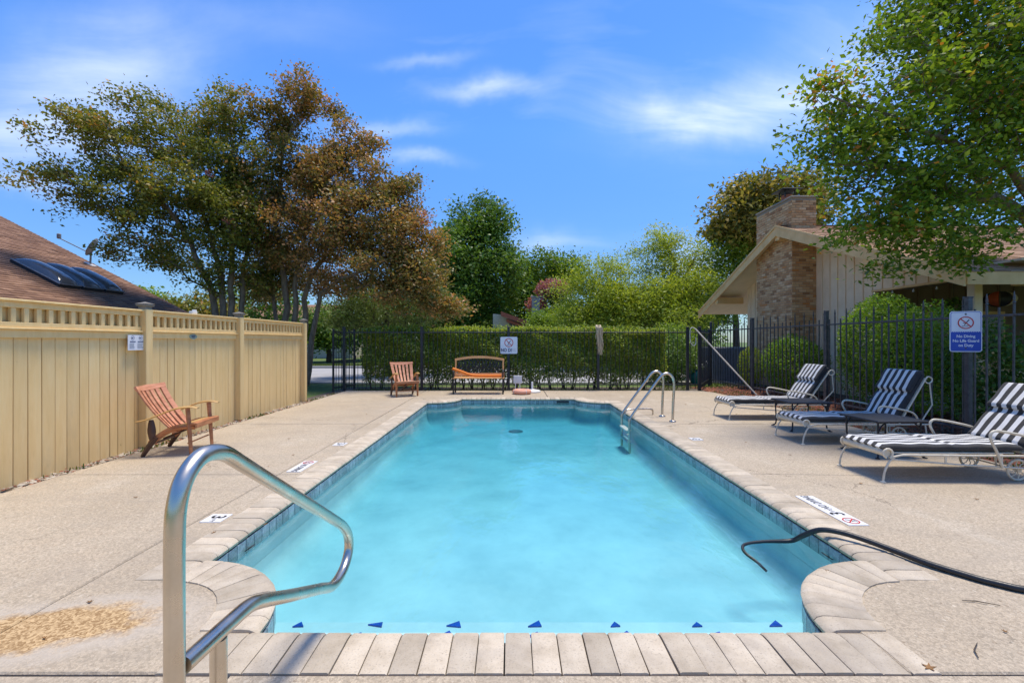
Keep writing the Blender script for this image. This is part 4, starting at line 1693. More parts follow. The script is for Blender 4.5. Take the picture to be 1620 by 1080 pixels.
b = MB()
for i in range(26):
    u = -1 + 2 * (i + .5) / 26
    x0 = u * .62
    h = .86 + .075 * (1 - u * u)
    dx = .11 * (1 if i % 2 else -1)
    y_ = lambda z: .20 + (z - .44) * .24
    b.tube(smooth_path([V(x0, y_(.53), .53), V(x0 + dx * .6, y_(.63), .63), V(x0 - dx * .4, y_(.75), .75), V(x0 + dx * .3, y_(h), h)], 3), .010, 5)
    b.tube([V(x0 + .03 * math.cos(a), y_(.70 + .03 * math.sin(a)) - .004, .70 + .09 * math.sin(i * 2.1) + .03 * math.sin(a)) for a in np.linspace(0, 6.28, 9)[:-1]], .008, 5, closed=True)
b.build('scrollwork', 'black_metal', bn, 60)
nd = thing('pool_noodle', 'bent orange foam pool noodle lying along the bench seat', 'noodle', (-.90, 12.28, .44))
b = MB().tube(smooth_path([V(-.68, -.20, .235), V(-.64, -.18, .225), V(-.45, -.13, .155), V(-.2, -.08, .062), V(.1, -.05, .042), V(.45, -.05, .042), V(.62, -.05, .042)], 6), .036, 14)
b.build('foam_tube', 'noodle_foam', nd, 60)

# ================================================================ small poolside things
s = thing('skimmer_sign', 'small blank white panel on two thin legs by the fence', 'panel', (.16, 12.72, 0))
MB().box((0, 0, .34), (.24, .03, .22), ch=.006).build('panel', 'white_plastic', s)
for sx in (-1, 1):
    MB().box((sx * .06, 0, .12), (.022, .018, .24)).build('leg', 'white_plastic', s)
s = thing('umbrella_base', 'low white umbrella base with short upright tube beside the ring float', 'umbrella base', (.56, 12.62, 0))
MB().lathe([(.24, 0), (.24, .03), (.20, .055), (.06, .08), (.03, .09)], (0, 0, 0), 28).build('foot', 'white_plastic', s, 40)
MB().lathe([(.028, .08), (.028, .28), (.024, .285), (.020, .28), (.020, .1)], (0, 0, 0), 14).build('tube', 'white_plastic', s, 40)
s = thing('ring_float', 'peach coloured foam ring float lying on the deck', 'float', (.26, 12.18, 0))
b = MB().tube([(.19 * math.cos(a), .19 * math.sin(a), .062) for a in np.linspace(0, 2 * math.pi, 33)[:-1]], .068, 14, closed=True, flat=.9)
b.build('foam_ring', 'ring_foam', s, 60)
b = MB()
for i in range(4):
    a = i * math.pi / 2 + .5
    m = V(.19 * math.cos(a), .19 * math.sin(a), .062)
    rad_, up_ = V(math.cos(a), math.sin(a), 0), V(0, 0, 1)
    ringp = [m + rad_ * .0705 * math.cos(q) + up_ * .0640 * math.sin(q) for q in np.linspace(0, 6.283, 17)[:-1]]
    b.tube(ringp, .006, 6, closed=True)
b.build('strap', 'white_plastic', s, 60)


# ================================================================ LOUNGERS
def cushion(L, W, T, tufts=(), nx=26, ny=10, puff=.35):
    """rounded pad along x 0..L, y +-W/2, sitting on z=0"""
    b = MB()
    ring = []
    m = 24
    for j in range(m):
        a = 2 * math.pi * j / m
        ca, sa = math.cos(a), math.sin(a)
        ring.append((math.copysign(abs(ca) ** .28, ca), math.copysign(abs(sa) ** .55, sa)))
    vs, fs = [], []
    for i in range(nx + 1):
        s_ = i / nx
        x = L * s_
        e = min(1, min(s_, 1 - s_) * L / (T * .55))
        k_ = math.sqrt(max(0, 1 - (1 - e) ** 2)) * .97 + .03
        tu = 1.0
        for q in tufts:
            tu *= 1 - .42 * math.exp(-((x - q) / .022) ** 2)
        for (cy, cz) in ring:
            y = cy * W / 2 * (1 - .02 * (1 - k_))
            z = T / 2 + cz * T / 2 * k_ * (tu if cz > 0 else 1) * (1 + .08 * (1 - abs(cy)))
            z += .004 * math.sin(x * 23 + cy * 5) * (cz > 0)
            vs.append((x, y, z))
    for i in range(nx):
        for j in range(m):
            fs.append((i * m + j, i * m + (j + 1) % m, (i + 1) * m + (j + 1) % m, (i + 1) * m + j))
    fs.append(tuple(range(m)))
    fs.append(tuple(reversed(range(nx * m, nx * m + m))))
    b.add([(x, -y, z) for x, y, z in vs], fs)
    return b


SEATC = cushion(1.40, .58, .072, (.72,), 44).mesh('seat_cushion', 60)
BACKC = cushion(.72, .58, .075, (.37,), 30).mesh('back_cushion', 60)
PILC = cushion(.34, .585, .062, (), 16).mesh('head_pillow', 60)
WHEEL = MB()
WHEEL.tube([(.10 * math.cos(a), 0, .10 * math.sin(a)) for a in np.linspace(0, 2 * math.pi, 25)[:-1]], .012, 8, closed=True)
WHEEL = WHEEL.mesh('rim', 60)
SPK = MB()
for i in range(8):
    a = math.pi * 2 * i / 8
    SPK.tube([(.02 * math.cos(a), 0, .02 * math.sin(a)), (.06 * math.cos(a + .25), 0, .06 * math.sin(a + .25)), (.095 * math.cos(a), 0, .095 * math.sin(a))], .005, 5)
SPK.lathe([(.022, -.02), (.022, .02)], n=10, rot=Matrix.Rotation(R(90), 3, 'X'))
SPK = SPK.mesh('spokes', 60)


def make_lounger(label, loc, rz, ang, HX=1.30):
    """local +x from foot to head"""
    t = thing('sun_lounger', label, 'lounger', loc, rz, 'striped sun loungers along the iron fence')
    W = .30
    ca, sa = math.cos(R(ang)), math.sin(R(ang))
    cm = 'cream_metal'
    for s_ in (-1, 1):
        y = s_ * W
        # side rail with scroll at the foot
        sc = [V(.055 + .045 * math.cos(a), y, .285 + .045 * math.sin(a)) for a in np.linspace(R(250), R(-75), 12)]
        MB().tube(sc + [V(.2, y, .27), V(.9, y, .265), V(1.62, y, .265), V(1.74, y, .265)], .011, 8).build('side_rail', cm, t, 60)
        MB().tube(smooth_path([V(.12, y, .25), V(.06, y * 1.02, .20), V(.015, y * 1.03, .10), V(.0, y * 1.03, .012)], 4), .010, 8).build('front_leg', cm, t, 60)
        MB().lathe([(.026, 0), (.024, .008), (.010, .014)], (0, y * 1.03, 0), 12).build('foot_pad', cm, t, 50)
        MB().tube([(.10, y, .225), (.75, y, .175), (1.42, y, .14), (1.80, y, .13)], .009, 7).build('lower_rail', cm, t, 60)
        for x, z0 in ((.62, .185), (1.17, .155)):
            MB().tube([(x, y, z0), (x, y, .262)], .009, 6).build('strut', cm, t, 50)
        MB().tube(smooth_path([V(1.70, y, .265), V(1.72, y, .13), V(1.73, y, .0)], 3), .010, 7).build('rear_leg', cm, t, 60)
        arm = [V(1.16, y * 1.06, .15), V(1.10, y * 1.08, .30), V(1.03, y * 1.1, .44), V(1.045, y * 1.1, .505), V(1.12, y * 1.1, .515), V(1.34, y * 1.1, .475), V(1.50, y * 1.08, .43), V(1.57, y * 1.06, .36), V(1.60, y * 1.03, .27)]
        MB().tube(smooth_path(arm, 5), .0125, 8).build('armrest', cm, t, 60)
        # back frame side with scrolled top and stay
        top = V(HX + .72 * ca, y, .275 + .72 * sa)
        curl = [top + V(ca * .03 + .05 * math.sin(a), 0, sa * .03 + .045 * (math.cos(a))) + V(.02, 0, -.045) for a in np.linspace(-.3, 4.6, 12)]
        MB().tube([V(HX, y, .27), top] + curl, .010, 7).build('back_frame', cm, t, 60)
        MB().tube([top + V(.05, 0, -.06), V(HX + .50 * ca + .20, y, .275 + .30 * sa), V(1.62, y, .265)], .009, 7).build('back_stay', cm, t, 60)
        wh = link('wheel', WHEEL, cm, t)
        wh.location = (1.38, y * .82, .112)
        sp = link('spokes', SPK, cm, wh)
        MB().tube([(1.38, y * .82, .112), (1.38, y, .145)], .008, 6).build('wheel_bracket', cm, t, 50)
    MB().tube([(1.38, -.25, .112), (1.38, .25, .112)], .008, 7).build('axle', cm, t, 50)
    # perforated roll at the foot and sheet under the pads
    MB().tube([(.055, -.29, .285), (.055, .29, .285)], .038, 16).build('foot_roll', cm, t, 40)
    MB().box((.70, 0, .287), (1.22, .57, .012), ch=.003).build('seat_sheet', cm, t)
    b = MB().box((.36, 0, -.004), (.72, .57, .010), ch=.003)
    o = b.build('back_sheet', cm, t)
    o.location = (HX, 0, .285)
    o.rotation_euler = (0, -R(ang), 0)
    o = link('seat_cushion', SEATC, 'striped_canvas', t)
    o.location = (.015, 0, .298)
    o = link('back_cushion', BACKC, 'striped_canvas', t)
    o.location = (HX + .05 - .03 * sa, 0, .32)
    o.rotation_euler = (0, -R(ang), 0)
    o = link('head_pillow', PILC, 'striped_canvas', t)
    q = .40
    o.location = (HX + .05 - .03 * sa + q * ca - .058 * sa, 0, .32 + q * sa + .058 * ca)
    o.rotation_euler = (0, -R(ang), 0)
    return t


make_lounger('striped lounger with most reclined back, nearest the no life guard sign', (3.70, 4.84, 0), R(-1), 50, 1.40)
make_lounger('striped lounger standing between the two black side tables', (3.95, 6.50, 0), R(1), 59, 1.34)
make_lounger('striped lounger farthest along the row, by the leaning rescue pole', (3.87, 8.42, 0), R(0), 55, 1.38)


def make_table(label, loc, rz):
    t = thing('side_table', label, 'table', loc, rz, 'black side tables between loungers')
    MB().box((0, 0, .447), (.62, .58, .014), ch=.005).build('table_top', 'black_metal', t)
    fr = [(-.31, -.29, .44), (.31, -.29, .44), (.31, .29, .44), (-.31, .29, .44)]
    MB().tube(fr, .012, 6, closed=True).build('top_rim', 'black_metal', t, 50)
    for sx in (-1, 1):
        for sy in (-1, 1):
            x, y = sx * .27, sy * .245
            MB().tube(smooth_path([V(x, y, .44), V(x * .98, y * .98, .25), V(x * .96, y * .96, .10), V(x * 1.0, y, .03), V(x * 1.10, y * 1.10, .012)], 4), .011, 7).build('leg', 'black_metal', t, 60)
            MB().tube(smooth_path([V(x, y, .30), V(x * .85, y, .38), V(x * .6, y, .435)], 3), .008, 6).build('bracket', 'black_metal', t, 60)
            MB().lathe([(.026, 0), (.024, .008), (.01, .012)], (x * 1.10, y * 1.10, 0), 10).build('foot', 'black_metal', t, 50)
    return t


make_table('low black metal side table beside the most reclined lounger', (4.65, 5.72, 0), R(3))
make_table('low black metal side table toward the leaning rescue pole', (4.66, 7.35, 0), R(-2))

# ================================================================ HOUSE ON THE RIGHT
def shingles(origin, along, upslope, L, H, tab, course, thick, seed, keep=None):
    """staggered shingle tabs on a slope -> MB; along/upslope unit vectors"""
    rg_ = np.random.default_rng(seed)
    b = MB()
    a, u = Vector(along).normalized(), Vector(upslope).normalized()
    nrm = a.cross(u)
    if nrm.z < 0:
        nrm = -nrm
    o0 = Vector(origin)
    rows = int(H / course)
    vs, fs, ts = [], [], []
    for r in range(rows):
        x = -tab * rg_.uniform(0, 1)
        while x < L:
            w = tab * rg_.uniform(.75, 1.25)
            x0, x1 = max(0, x), min(L, x + w)
            x += w
            if x1 - x0 < .02 or (keep and not keep((x0 + x1) / 2, r * course)):
                continue
            y0, y1 = r * course + rg_.uniform(-.006, .006), (r + 1) * course + .03
            p = o0 + a * (x0 + .003) + u * y0
            q = o0 + a * (x1 - .003) + u * y0
            p2, q2 = p + u * (y1 - y0), q + u * (y1 - y0)
            th = thick * rg_.uniform(.7, 1.3)
            n0 = len(vs)
            vs += [p, q, p + nrm * th, q + nrm * th, p2 + nrm * .002, q2 + nrm * .002]
            fs += [(n0, n0 + 1, n0 + 3, n0 + 2), (n0 + 2, n0 + 3, n0 + 5, n0 + 4)]
            t = float(np.clip(rg_.normal(.5, .2), 0, 1))
            ts += [t, t]
    b.v, b.f, b.t = [tuple(v) for v in vs], fs, ts
    return b


def brickwork(origin, along, L, H, seed, bl=.2, bh=.066, joint=.010, depth=.012, mask=None, up=(0, 0, 1)):
    rg_ = np.random.default_rng(seed)
    b = MB()
    a, u = Vector(along).normalized(), Vector(up)
    nrm = a.cross(u)
    o0 = Vector(origin)
    rows = int(H / (bh + joint))
    for r in range(rows):
        x = -(bl / 2 if r % 2 else 0)
        while x < L - .02:
            x0, x1 = max(0, x), min(L, x + bl)
            x += bl + joint
            z0, z1 = r * (bh + joint), r * (bh + joint) + bh
            if x1 - x0 < .03 or (mask and not mask((x0 + x1) / 2, (z0 + z1) / 2)):
                continue
            d = depth * rg_.uniform(.6, 1.3)
            P0 = [o0 + a * xx + u * zz for xx, zz in ((x0, z0), (x1, z0), (x1, z1), (x0, z1))]
            P1 = [o0 + a * xx + u * zz + nrm * d for xx, zz in ((x0 + .003, z0 + .003), (x1 - .003, z0 + .003), (x1 - .003, z1 - .003), (x0 + .003, z1 - .003))]
            b.add(P0 + P1, [(4, 5, 6, 7), (0, 1, 5, 4), (1, 2, 6, 5), (2, 3, 7, 6), (3, 0, 4, 7)], float(np.clip(rg_.normal(.5, .27), 0, 1)))
    return b


HF, HW = 8.0, 9.03            # gable fascia plane, gable wall plane
YP, YN, YFAR = 13.82, 8.06, 19.55
ZP, ZE = 4.93, 2.68
house = thing('club_house', 'brick and board club house with tan shingle roof, gable facing the pool', 'house', (HW, YP, -.06))
hz0 = .06
org = V(HW, YP, -.06)
SL = (ZP - ZE) / (YP - YN)
RX1 = 27.0


def hb(name, mat, x0, x1, y0, y1, z0, z1, par=None, ch=0.0):
    b = MB().box((0, 0, 0), (x1 - x0, y1 - y0, z1 - z0), ch=ch)
    o = b.build(name, mat, par or house)
    o.location = V((x0 + x1) / 2, (y0 + y1) / 2, (z0 + z1) / 2) - org
    return o


def hpoly(name, mat, pts, par=None, both=None):
    """quad/ngon slab between two offset copies"""
    b = MB()
    n_ = len(pts)
    d = Vector(both)
    vs = [Vector(p) - org for p in pts] + [Vector(p) + d - org for p in pts]
    fs = [tuple(range(n_)), tuple(reversed(range(n_, 2 * n_)))] + [(i, n_ + i, n_ + (i + 1) % n_, (i + 1) % n_) for i in range(n_)]
    b.add(vs, fs)
    me = b.mesh(name)
    import bmesh
    bm = bmesh.new(); bm.from_mesh(me)
    bmesh.ops.recalc_face_normals(bm, faces=bm.faces)
    bm.to_mesh(me); bm.free()
    return link(name, me, mat, par or house)


def roof_z(y):
    return ZP - SL * abs(y - YP)


# roof decks (soffit boards) with shingles on top
roofs = []
for sg, ye in ((-1, YN), (1, YFAR)):
    d = hpoly('roof_deck', 'soffit', [(HF + .04, YP, ZP - .06), (RX1, YP, ZP - .06), (RX1, ye, roof_z(ye) - .06), (HF + .04, ye, roof_z(ye) - .06)], both=(0, 0, -.07))
    up_ = Vector((0, -sg, SL)).normalized()
    Hs = abs(ye - YP) * math.sqrt(1 + SL * SL)
    sm = shingles(V(HF - .01, ye + sg * .03, roof_z(ye) - .05) - org, (1, 0, 0), up_, (RX1 if sg < 0 else 13) - HF, Hs + .02, .30, .14, .014, 40 + sg)
    sm.build('shingles', 'shingle_tan', d)['kind'] = 'stuff'
    # rake fascia on the gable and a smaller trim on top
    hpoly('rake_board', 'trim', [(HF, YP, ZP - .02), (HF, ye, roof_z(ye) - .02), (HF, ye, roof_z(ye) - .30), (HF, YP, ZP - .33)], both=(.045, 0, 0))
    hpoly('rake_trim', 'trim', [(HF - .022, YP, ZP - .0), (HF - .022, ye, roof_z(ye) - .0), (HF - .022, ye, roof_z(ye) - .075), (HF - .022, YP, ZP - .075)], both=(.020, 0, 0))
hb('ridge_cap', 'shingle_tan', HF - .01, RX1, YP - .12, YP + .12, ZP - .062, ZP - .028)
hb('eave_fascia', 'trim', HF + .047, RX1, YN - .02, YN + .03, ZE - .27, ZE - .045)
# outlookers below the rakes
for y, dz in ((YP, -.33), (YN + 2.3, -.30), (YFAR - 1.6, -.30)):
    hb('outlooker', 'trim', HF + .05, HW + .05, y - .11, y + .11, roof_z(y) + dz - .14, roof_z(y) + dz + .10 - (0 if y != YP else -.02), ch=.01)
# gable wall of board and batten, above the porch and behind the chimney
YW1, YPO = 17.45, 11.40
HDR = 2.68


def wall_top(y):
    return roof_z(y) - .12


hpoly('gable_wall', 'siding', [(HW, YW1, -.05), (HW, YW1, wall_top(YW1)), (HW, YP, wall_top(YP)), (HW, YN + .45, wall_top(YN + .45)), (HW, YN + .45, HDR), (HW, YPO, HDR), (HW, YPO, -.05)], both=(.1, 0, 0))
yb = YN + .6
while yb < YW1:
    z0 = HDR + .01 if yb < YPO else 0
    hb('batten', 'siding', HW - .022, HW - .001, yb - .02, yb + .02, z0, wall_top(yb) - .02)
    yb += .305
hb('header_trim', 'trim', HW - .03, HW + .12, YN + .40, YPO, HDR - .05, HDR - .002)
# porch: back wall, floor, post, ceiling
hb('porch_wall', 'porch_shade_brown', HW + .1, RX1, YPO, YPO + .12, -.05, 3.4)
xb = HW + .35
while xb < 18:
    hb('batten', 'porch_shade_brown', xb - .02, xb + .02, YPO - .022, YPO - .001, 0, 2.9)
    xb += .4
hb('porch_ceiling', 'soffit', HW + .11, RX1, YN + .1, YPO - .01, 2.86, 2.90)
hb('porch_floor', 'road_concrete', HW - .2, RX1, YN + .2, YPO, -.05, .04)
hb('porch_post', 'siding', HW - .02, HW + .14, 8.86, 9.02, .04, HDR - .052, ch=.008)
hb('porch_post', 'siding', HW + 5, HW + 5.16, 8.3, 8.46, .04, 2.84, ch=.008)
hb('eave_beam', 'trim', HW + .13, RX1, YN + .12, YN + .30, 2.42, 2.66)
dw = hb('sliding_door', 'trim', 10.35, 12.3, YPO - .05, YPO - .002, .04, 2.15)
for i in range(2):
    hb('pane', 'glass_dark', 10.43 + i * .95, 11.3 + i * .95, YPO - .06, YPO - .052, .12, 2.07, dw).location -= dw.location
# far wall of the house and rear
hb('rear_wall', 'siding', HW + .1, RX1, YW1 - .1, YW1, -.05, wall_top(YW1))
# chimney stack
XC, YC0, YC1, ZC = 8.30, 13.50, 15.45, 5.66
chim = hb('chimney', 'mortar', XC + .012, HW - .002, YC0 + .012, YC1, -.05, ZC)
bw = MB()
b1 = brickwork((XC + .012, YC1, -.02), (0, -1, 0), YC1 - YC0 - .012, ZC, 3)
b2 = brickwork((XC + .012, YC0 + .012, -.02), (1, 0, 0), HW - XC - .014, ZC, 4)
off = chim.location
for q in (b1, b2):
    bw.add([Vector(v) - org - off for v in q.v], [], 0)
    base = len(bw.v) - len(q.v)
    bw.f += [tuple(i + base for i in f) for f in q.f]
    bw.t += q.t
o = bw.build('brickwork', 'brick_tan', chim)
o['kind'] = 'stuff'
o = hb('crown', 'mortar', XC - .03, HW + .03, YC0 - .03, YC1 + .03, ZC, ZC + .06, ch=.015)
b = MB().lathe([(.17, 0), (.16, .22), (.13, .22)], n=16)
o = b.build('flue', 'clay', house, 40); o.location = V(8.58, 14.2, ZC + .06) - org
b = MB()
for sx in (-1, 1):
    for sy in (-1, 1):
        b.box((sx * .15, sy * .15, .1), (.025, .025, .2))
b.box((0, 0, .215), (.62, .62, .03), ch=.008)
b.lathe([(.20, .2), (.14, .10)], n=14)
o = b.build('chimney_cap', 'black_metal', house); o.location = V(8.58, 14.2, ZC + .20) - org
# string lights and their bulbs under the porch edge
s = thing('string_lights', 'string of small bulbs strung under the porch header', 'string lights', (HW - .05, 9.0, 2.6))
pts = [V(0, 2.3 - i * .28, .02 - .05 * math.sin(i * 1.3) ** 2) for i in range(12)] + [V(.3 + i * .45, -.85, -.02 - .06 * math.sin(i * 1.1) ** 2) for i in range(10)]
MB().tube(pts, .006, 5).build('cable', 'black_rubber', s, 60)
bulb = MB().lathe([(.010, 0), (.014, -.02), (.022, -.045), (.018, -.065), (.004, -.075)], n=8).mesh('bulb', 60)
for p in pts[::2]:
    o = link('bulb', bulb, 'bulb_glass', s); o.location = p - V(0, 0, .006)
# hanging striped spinner
s = thing('hanging_spinner', 'round orange, black and cream striped spinner hanging in the porch', 'ornament', (10.72, 10.0, 2.18))
for i in range(8):
    a0, a1 = 2 * math.pi * i / 8, 2 * math.pi * (i + .86) / 8
    b = MB()
    K = 8
    vs, fs = [], []
    for j in range(K + 1):
        ph = math.pi * j / K
        r_, z = .26 * math.sin(ph) + .012, .17 * math.cos(ph) + .15
        for aa in (a0, (a0 + a1) / 2, a1):
            vs.append((r_ * math.cos(aa), r_ * math.sin(aa), z))
    for j in range(K):
        for e in range(2):
            fs.append((j * 3 + e, (j + 1) * 3 + e, (j + 1) * 3 + e + 1, j * 3 + e + 1))
    b.add(vs, fs)
    b.build('spinner_vane', ('orange_cloth', 'black_metal', 'soffit', 'black_metal')[i % 4], s, 60)
MB().tube([(0, 0, .30), (0, 0, .68)], .005, 6).build('hanger', 'black_metal', s)
# hanging plant in the porch
s = make_bush('hanging_plant', 'dark plant in a hanging pot beneath the porch header', (10.0, 10.3, 1.95), [((10.0, 10.3, 2.1), (.25, .25, .28))], 700, .07, 'leaf_oak', 77, category='plant', stems=3)
MB().lathe([(.08, 0), (.13, .14), (.14, .15)], (0, 0, -.02), 14).build('pot', 'black_metal', s, 40)
MB().tube([(0, 0, .1), (0, 0, .92)], .005, 6).build('hanger', 'black_metal', s)

# low brick wall, each brick its own piece
lw = thing('brick_wall', 'low tan brick wall behind the fence at the porch edge', 'wall', (8.2, 8.28, -.06))
core = MB().box((4, .06, .62), (8, .10, 1.24)); core.build('mortar_core', 'mortar', lw)
core = MB().box((4, .05, 1.265), (8.04, .2, .05), ch=.01); core.build('wall_cap', 'trim', lw)
bmesh_ = []
for v_ in range(4):
    tint = (.15, .4, .62, .9)[v_]
    b = MB().box((0, 0, 0), (.198, .05, .066), ch=.004, tint=tint)
    b.t[0] = tint + .001
    bmesh_.append(b.mesh('brick'))
nb = 0
for r in range(16):
    for c_ in range(18):
        x = c_ * .209 + (.104 if r % 2 else 0) + .1
        if x > 3.75:
            continue
        o = link('brick', random.choice(bmesh_), 'brick_tan', lw)
        o.location = (x, .004 + random.uniform(-.003, .003), .036 + r * .0765)
        nb += 1

# ================================================================ HOUSE ON THE LEFT (roof over the fence)
YR = 16.0
XE, ZE2, SL2 = -10.6, 2.02, .513
XR = -21.0
ZR = ZE2 + SL2 * (XE - XR)
lh = thing('neighbour_house', 'house with brown shingle roof rising behind the yellow fence', 'house', (-16, 9, -.06))
org2 = V(-16, 9, -.06)


def lpoly(name, mat, pts, both):
    b = MB()
    n_ = len(pts)
    d = Vector(both)
    vs = [Vector(p) - org2 for p in pts] + [Vector(p) + d - org2 for p in pts]
    fs = [tuple(range(n_)), tuple(reversed(range(n_, 2 * n_)))] + [(i, n_ + i, n_ + (i + 1) % n_, (i + 1) % n_) for i in range(n_)]
    me = b.add(vs, fs).mesh(name)
    import bmesh
    bm = bmesh.new(); bm.from_mesh(me)
    bmesh.ops.recalc_face_normals(bm, faces=bm.faces)
    bm.to_mesh(me); bm.free()
    return link(name, me, mat, lh)


rf = lpoly('roof', 'soffit', [(XE, 2, ZE2 - .03), (XE, YR, ZE2 - .03), (XR, YR, ZR - .03), (XR, 2, ZR - .03)], (0, 0, -.15))
lpoly('roof', 'soffit', [(XR, 2, ZR - .03), (XR, YR, ZR - .03), (XR - 9, YR, ZR - .03 - 9 * SL2), (XR - 9, 2, ZR - .03 - 9 * SL2)], (0, 0, -.15))
lpoly('wall', 'stucco', [(XE - .5, YR - .4, -.05), (XR - 8.5, YR - .4, -.05), (XR - 8.5, YR - .4, ZR - 8.5 * SL2 - .2), (XR, YR - .4, ZR - .2), (XE - .5, YR - .4, ZE2)], (0, .15, 0))
lpoly('wall', 'stucco', [(XE - .5, 2.4, -.05), (XE - .5, YR - .4, -.05), (XE - .5, YR - .4, ZE2 - .0), (XE - .5, 2.4, ZE2)], (-.15, 0, 0))
lpoly('rake_board', 'trim', [(XE, YR + .001, ZE2 - .02), (XR, YR + .001, ZR - .02), (XR, YR + .001, ZR - .22), (XE, YR + .001, ZE2 - .22)], (0, .04, 0))
up2 = Vector((-1, 0, SL2)).normalized()
sm = shingles(V(XE + .03, 3.0, ZE2 - .03) - org2, (0, 1, 0), up2, YR - 3.0 + .03, 11.4, .30, .145, .016, 51)
sm.build('shingles', 'shingle_brown', rf)['kind'] = 'stuff'


def roof_pt(x, y):
    return V(x, y, ZE2 + SL2 * (XE - x))


# three bubble skylights (long side up the slope)
for i, (yc) in enumerate((12.28, 13.0, 13.72)):
    lab = ('domed dark acrylic skylight on brown roof, farthest from the satellite dish', 'domed dark acrylic skylight in the middle of three on brown roof', 'domed dark acrylic skylight nearest the satellite dish')[i]
    xc = -12.95
    c0 = roof_pt(xc, yc + .35)
    t = thing('skylight', lab, 'skylight', c0, 0, 'skylights on the brown roof')
    mt = Matrix((V(0, 1, 0), up2, V(0, 1, 0).cross(up2) * -1))
    ax, ay = V(0, 1, 0), up2
    az = ay.cross(ax)
    if az.z < 0:
        az = -az
    rot = Matrix((ax, ay, az)).transposed()
    b = MB().box((0, 0, 0), (.62, 1.5, .16), rot, ch=.01); b.build('curb', 'black_metal', t)
    b = MB()
    K = 28
    vs, fs = [], []
    for j in range(K + 1):
        for e in range(K + 1):
            u, v = -1 + 2 * e / K, -1 + 2 * j / K
            hgt = .20 * (max(0, 1 - abs(u) ** 2.5) * max(0, 1 - abs(v) ** 3)) ** .55
            vs.append(rot @ V(u * .29, v * .72, .085 + hgt))
    fs = [(j * (K + 1) + e, j * (K + 1) + e + 1, (j + 1) * (K + 1) + e + 1, (j + 1) * (K + 1) + e) for j in range(K) for e in range(K)]
    b.add(vs, fs); b.build('dome', 'acrylic', t, 60)
    fr = [rot @ V(sx * .305, sy * .745, .088) for sx, sy in ((-1, -1), (1, -1), (1, 1), (-1, 1))]
    MB().tube(fr, .018, 6, closed=True).build('frame', 'ac_grey', t)
# satellite dish on the far rake
dp = roof_pt(-14.55, 15.7)
t = thing('satellite_dish', 'grey satellite dish with feed arm mounted on the brown roof', 'satellite dish', dp)
MB().tube([(0, 0, -.02), (.02, 0, .35), (.06, 0, .5)], .028, 8).build('mast', 'ac_grey', t, 50)
MB().box((0, 0, .0), (.3, .2, .05), Matrix.Rotation(-math.atan(SL2) * -1, 3, 'Y')).build('mount_plate', 'white_plastic', t)
dd = V(-.78, -.45, .45).normalized()
u_ = dd.cross(V(0, 0, 1)).normalized(); w_ = u_.cross(dd)
rot = Matrix((u_, w_, dd)).transposed()
prof = [(.01, -.09), (.16, -.075), (.30, -.035), (.42, .02), (.425, .03), (.30, -.022), (.16, -.06), (.01, -.075)]
MB().lathe([(r_ * .8, z_ * .8) for r_, z_ in prof], (.08, 0, .60), 26, rot, cap=False).build('dish', 'ac_grey', t, 40)
tip = V(.08, 0, .40) + dd * .95
MB().tube([V(.06, 0, .36), tip], .016, 6).build('feed_arm', 'ac_grey', t, 50)
MB().box(tip + V(0, 0, .06), (.10, .10, .17), ch=.02).build('feed_horn', 'ac_grey', t)

# ================================================================ FAR HOUSES, UNIT, POT
t = thing('distant_house', 'cream house with rust red rake board beyond the hedge', 'house', (2.0, 33, -.06))
def dh(name, mat, pts, d):
    b = MB()
    n_ = len(pts)
    vs = [Vector(p) for p in pts] + [Vector(p) + Vector(d) for p in pts]
    fs = [tuple(range(n_)), tuple(reversed(range(n_, 2 * n_)))] + [(i, n_ + i, n_ + (i + 1) % n_, (i + 1) % n_) for i in range(n_)]
    me = b.add(vs, fs).mesh(name)
    import bmesh
    bm = bmesh.new(); bm.from_mesh(me); bmesh.ops.recalc_face_normals(bm, faces=bm.faces); bm.to_mesh(me); bm.free()
    return link(name, me, mat, t)
# gable: peak at x=-2.75, z=3.4 ; falls to the right
dh('wall', 'stucco', [(-3.4, .5, 0), (1.6, .5, 0), (1.6, .5, 1.75), (-2.75, .5, 3.42), (-3.4, .5, 3.5)], (0, 8, 0))
dh('roof', 'shingle_tan', [(-2.8, -.35, 3.62), (1.9, -.35, 1.92), (1.9, 9, 1.92), (-2.8, 9, 3.62)], (0, 0, -.1))
dh('rake_board', 'red_trim', [(-2.8, -.40, 3.60), (1.9, -.40, 1.90), (1.9, -.40, 1.62), (-2.8, -.40, 3.30)], (0, .05, 0))
dh('beam', 'red_trim', [(-2.4, -.2, 3.08), (1.7, -.2, 1.62), (1.7, -.2, 1.42), (-2.4, -.2, 2.88)], (0, .6, 0))
dh('window', 'glass_dark', [(-2.2, .47, 1.0), (-.2, .47, 1.0), (-.2, .47, 2.2), (-2.2, .47, 2.8)], (0, .04, 0))
b = MB().box((-.3, -.2, 2.2), (.55, .5, 4.8)); b.build('chimney', 'stone', t)
b = MB().box((-.3, -.2, 4.64), (.66, .6, .1)); b.build('chimney_crown', 'stone', t)
t = thing('far_house', 'low house with brown roof half hidden behind the crape myrtle trunks', 'house', (-20, 40, -.06))
dh('wall', 'stucco', [(-6, 0, 0), (6, 0, 0), (6, 0, 2.7), (-6, 0, 2.7)], (0, 8, 0))
dh('roof', 'shingle_tan', [(-6.6, -.6, 2.6), (6.6, -.6, 2.6), (4, 4, 5.0), (-4, 4, 5.0)], (0, .2, -.05))
dh('door', 'red_trim', [(-.5, -.03, 0), (.5, -.03, 0), (.5, -.03, 2.1), (-.5, -.03, 2.1)], (0, .04, 0))
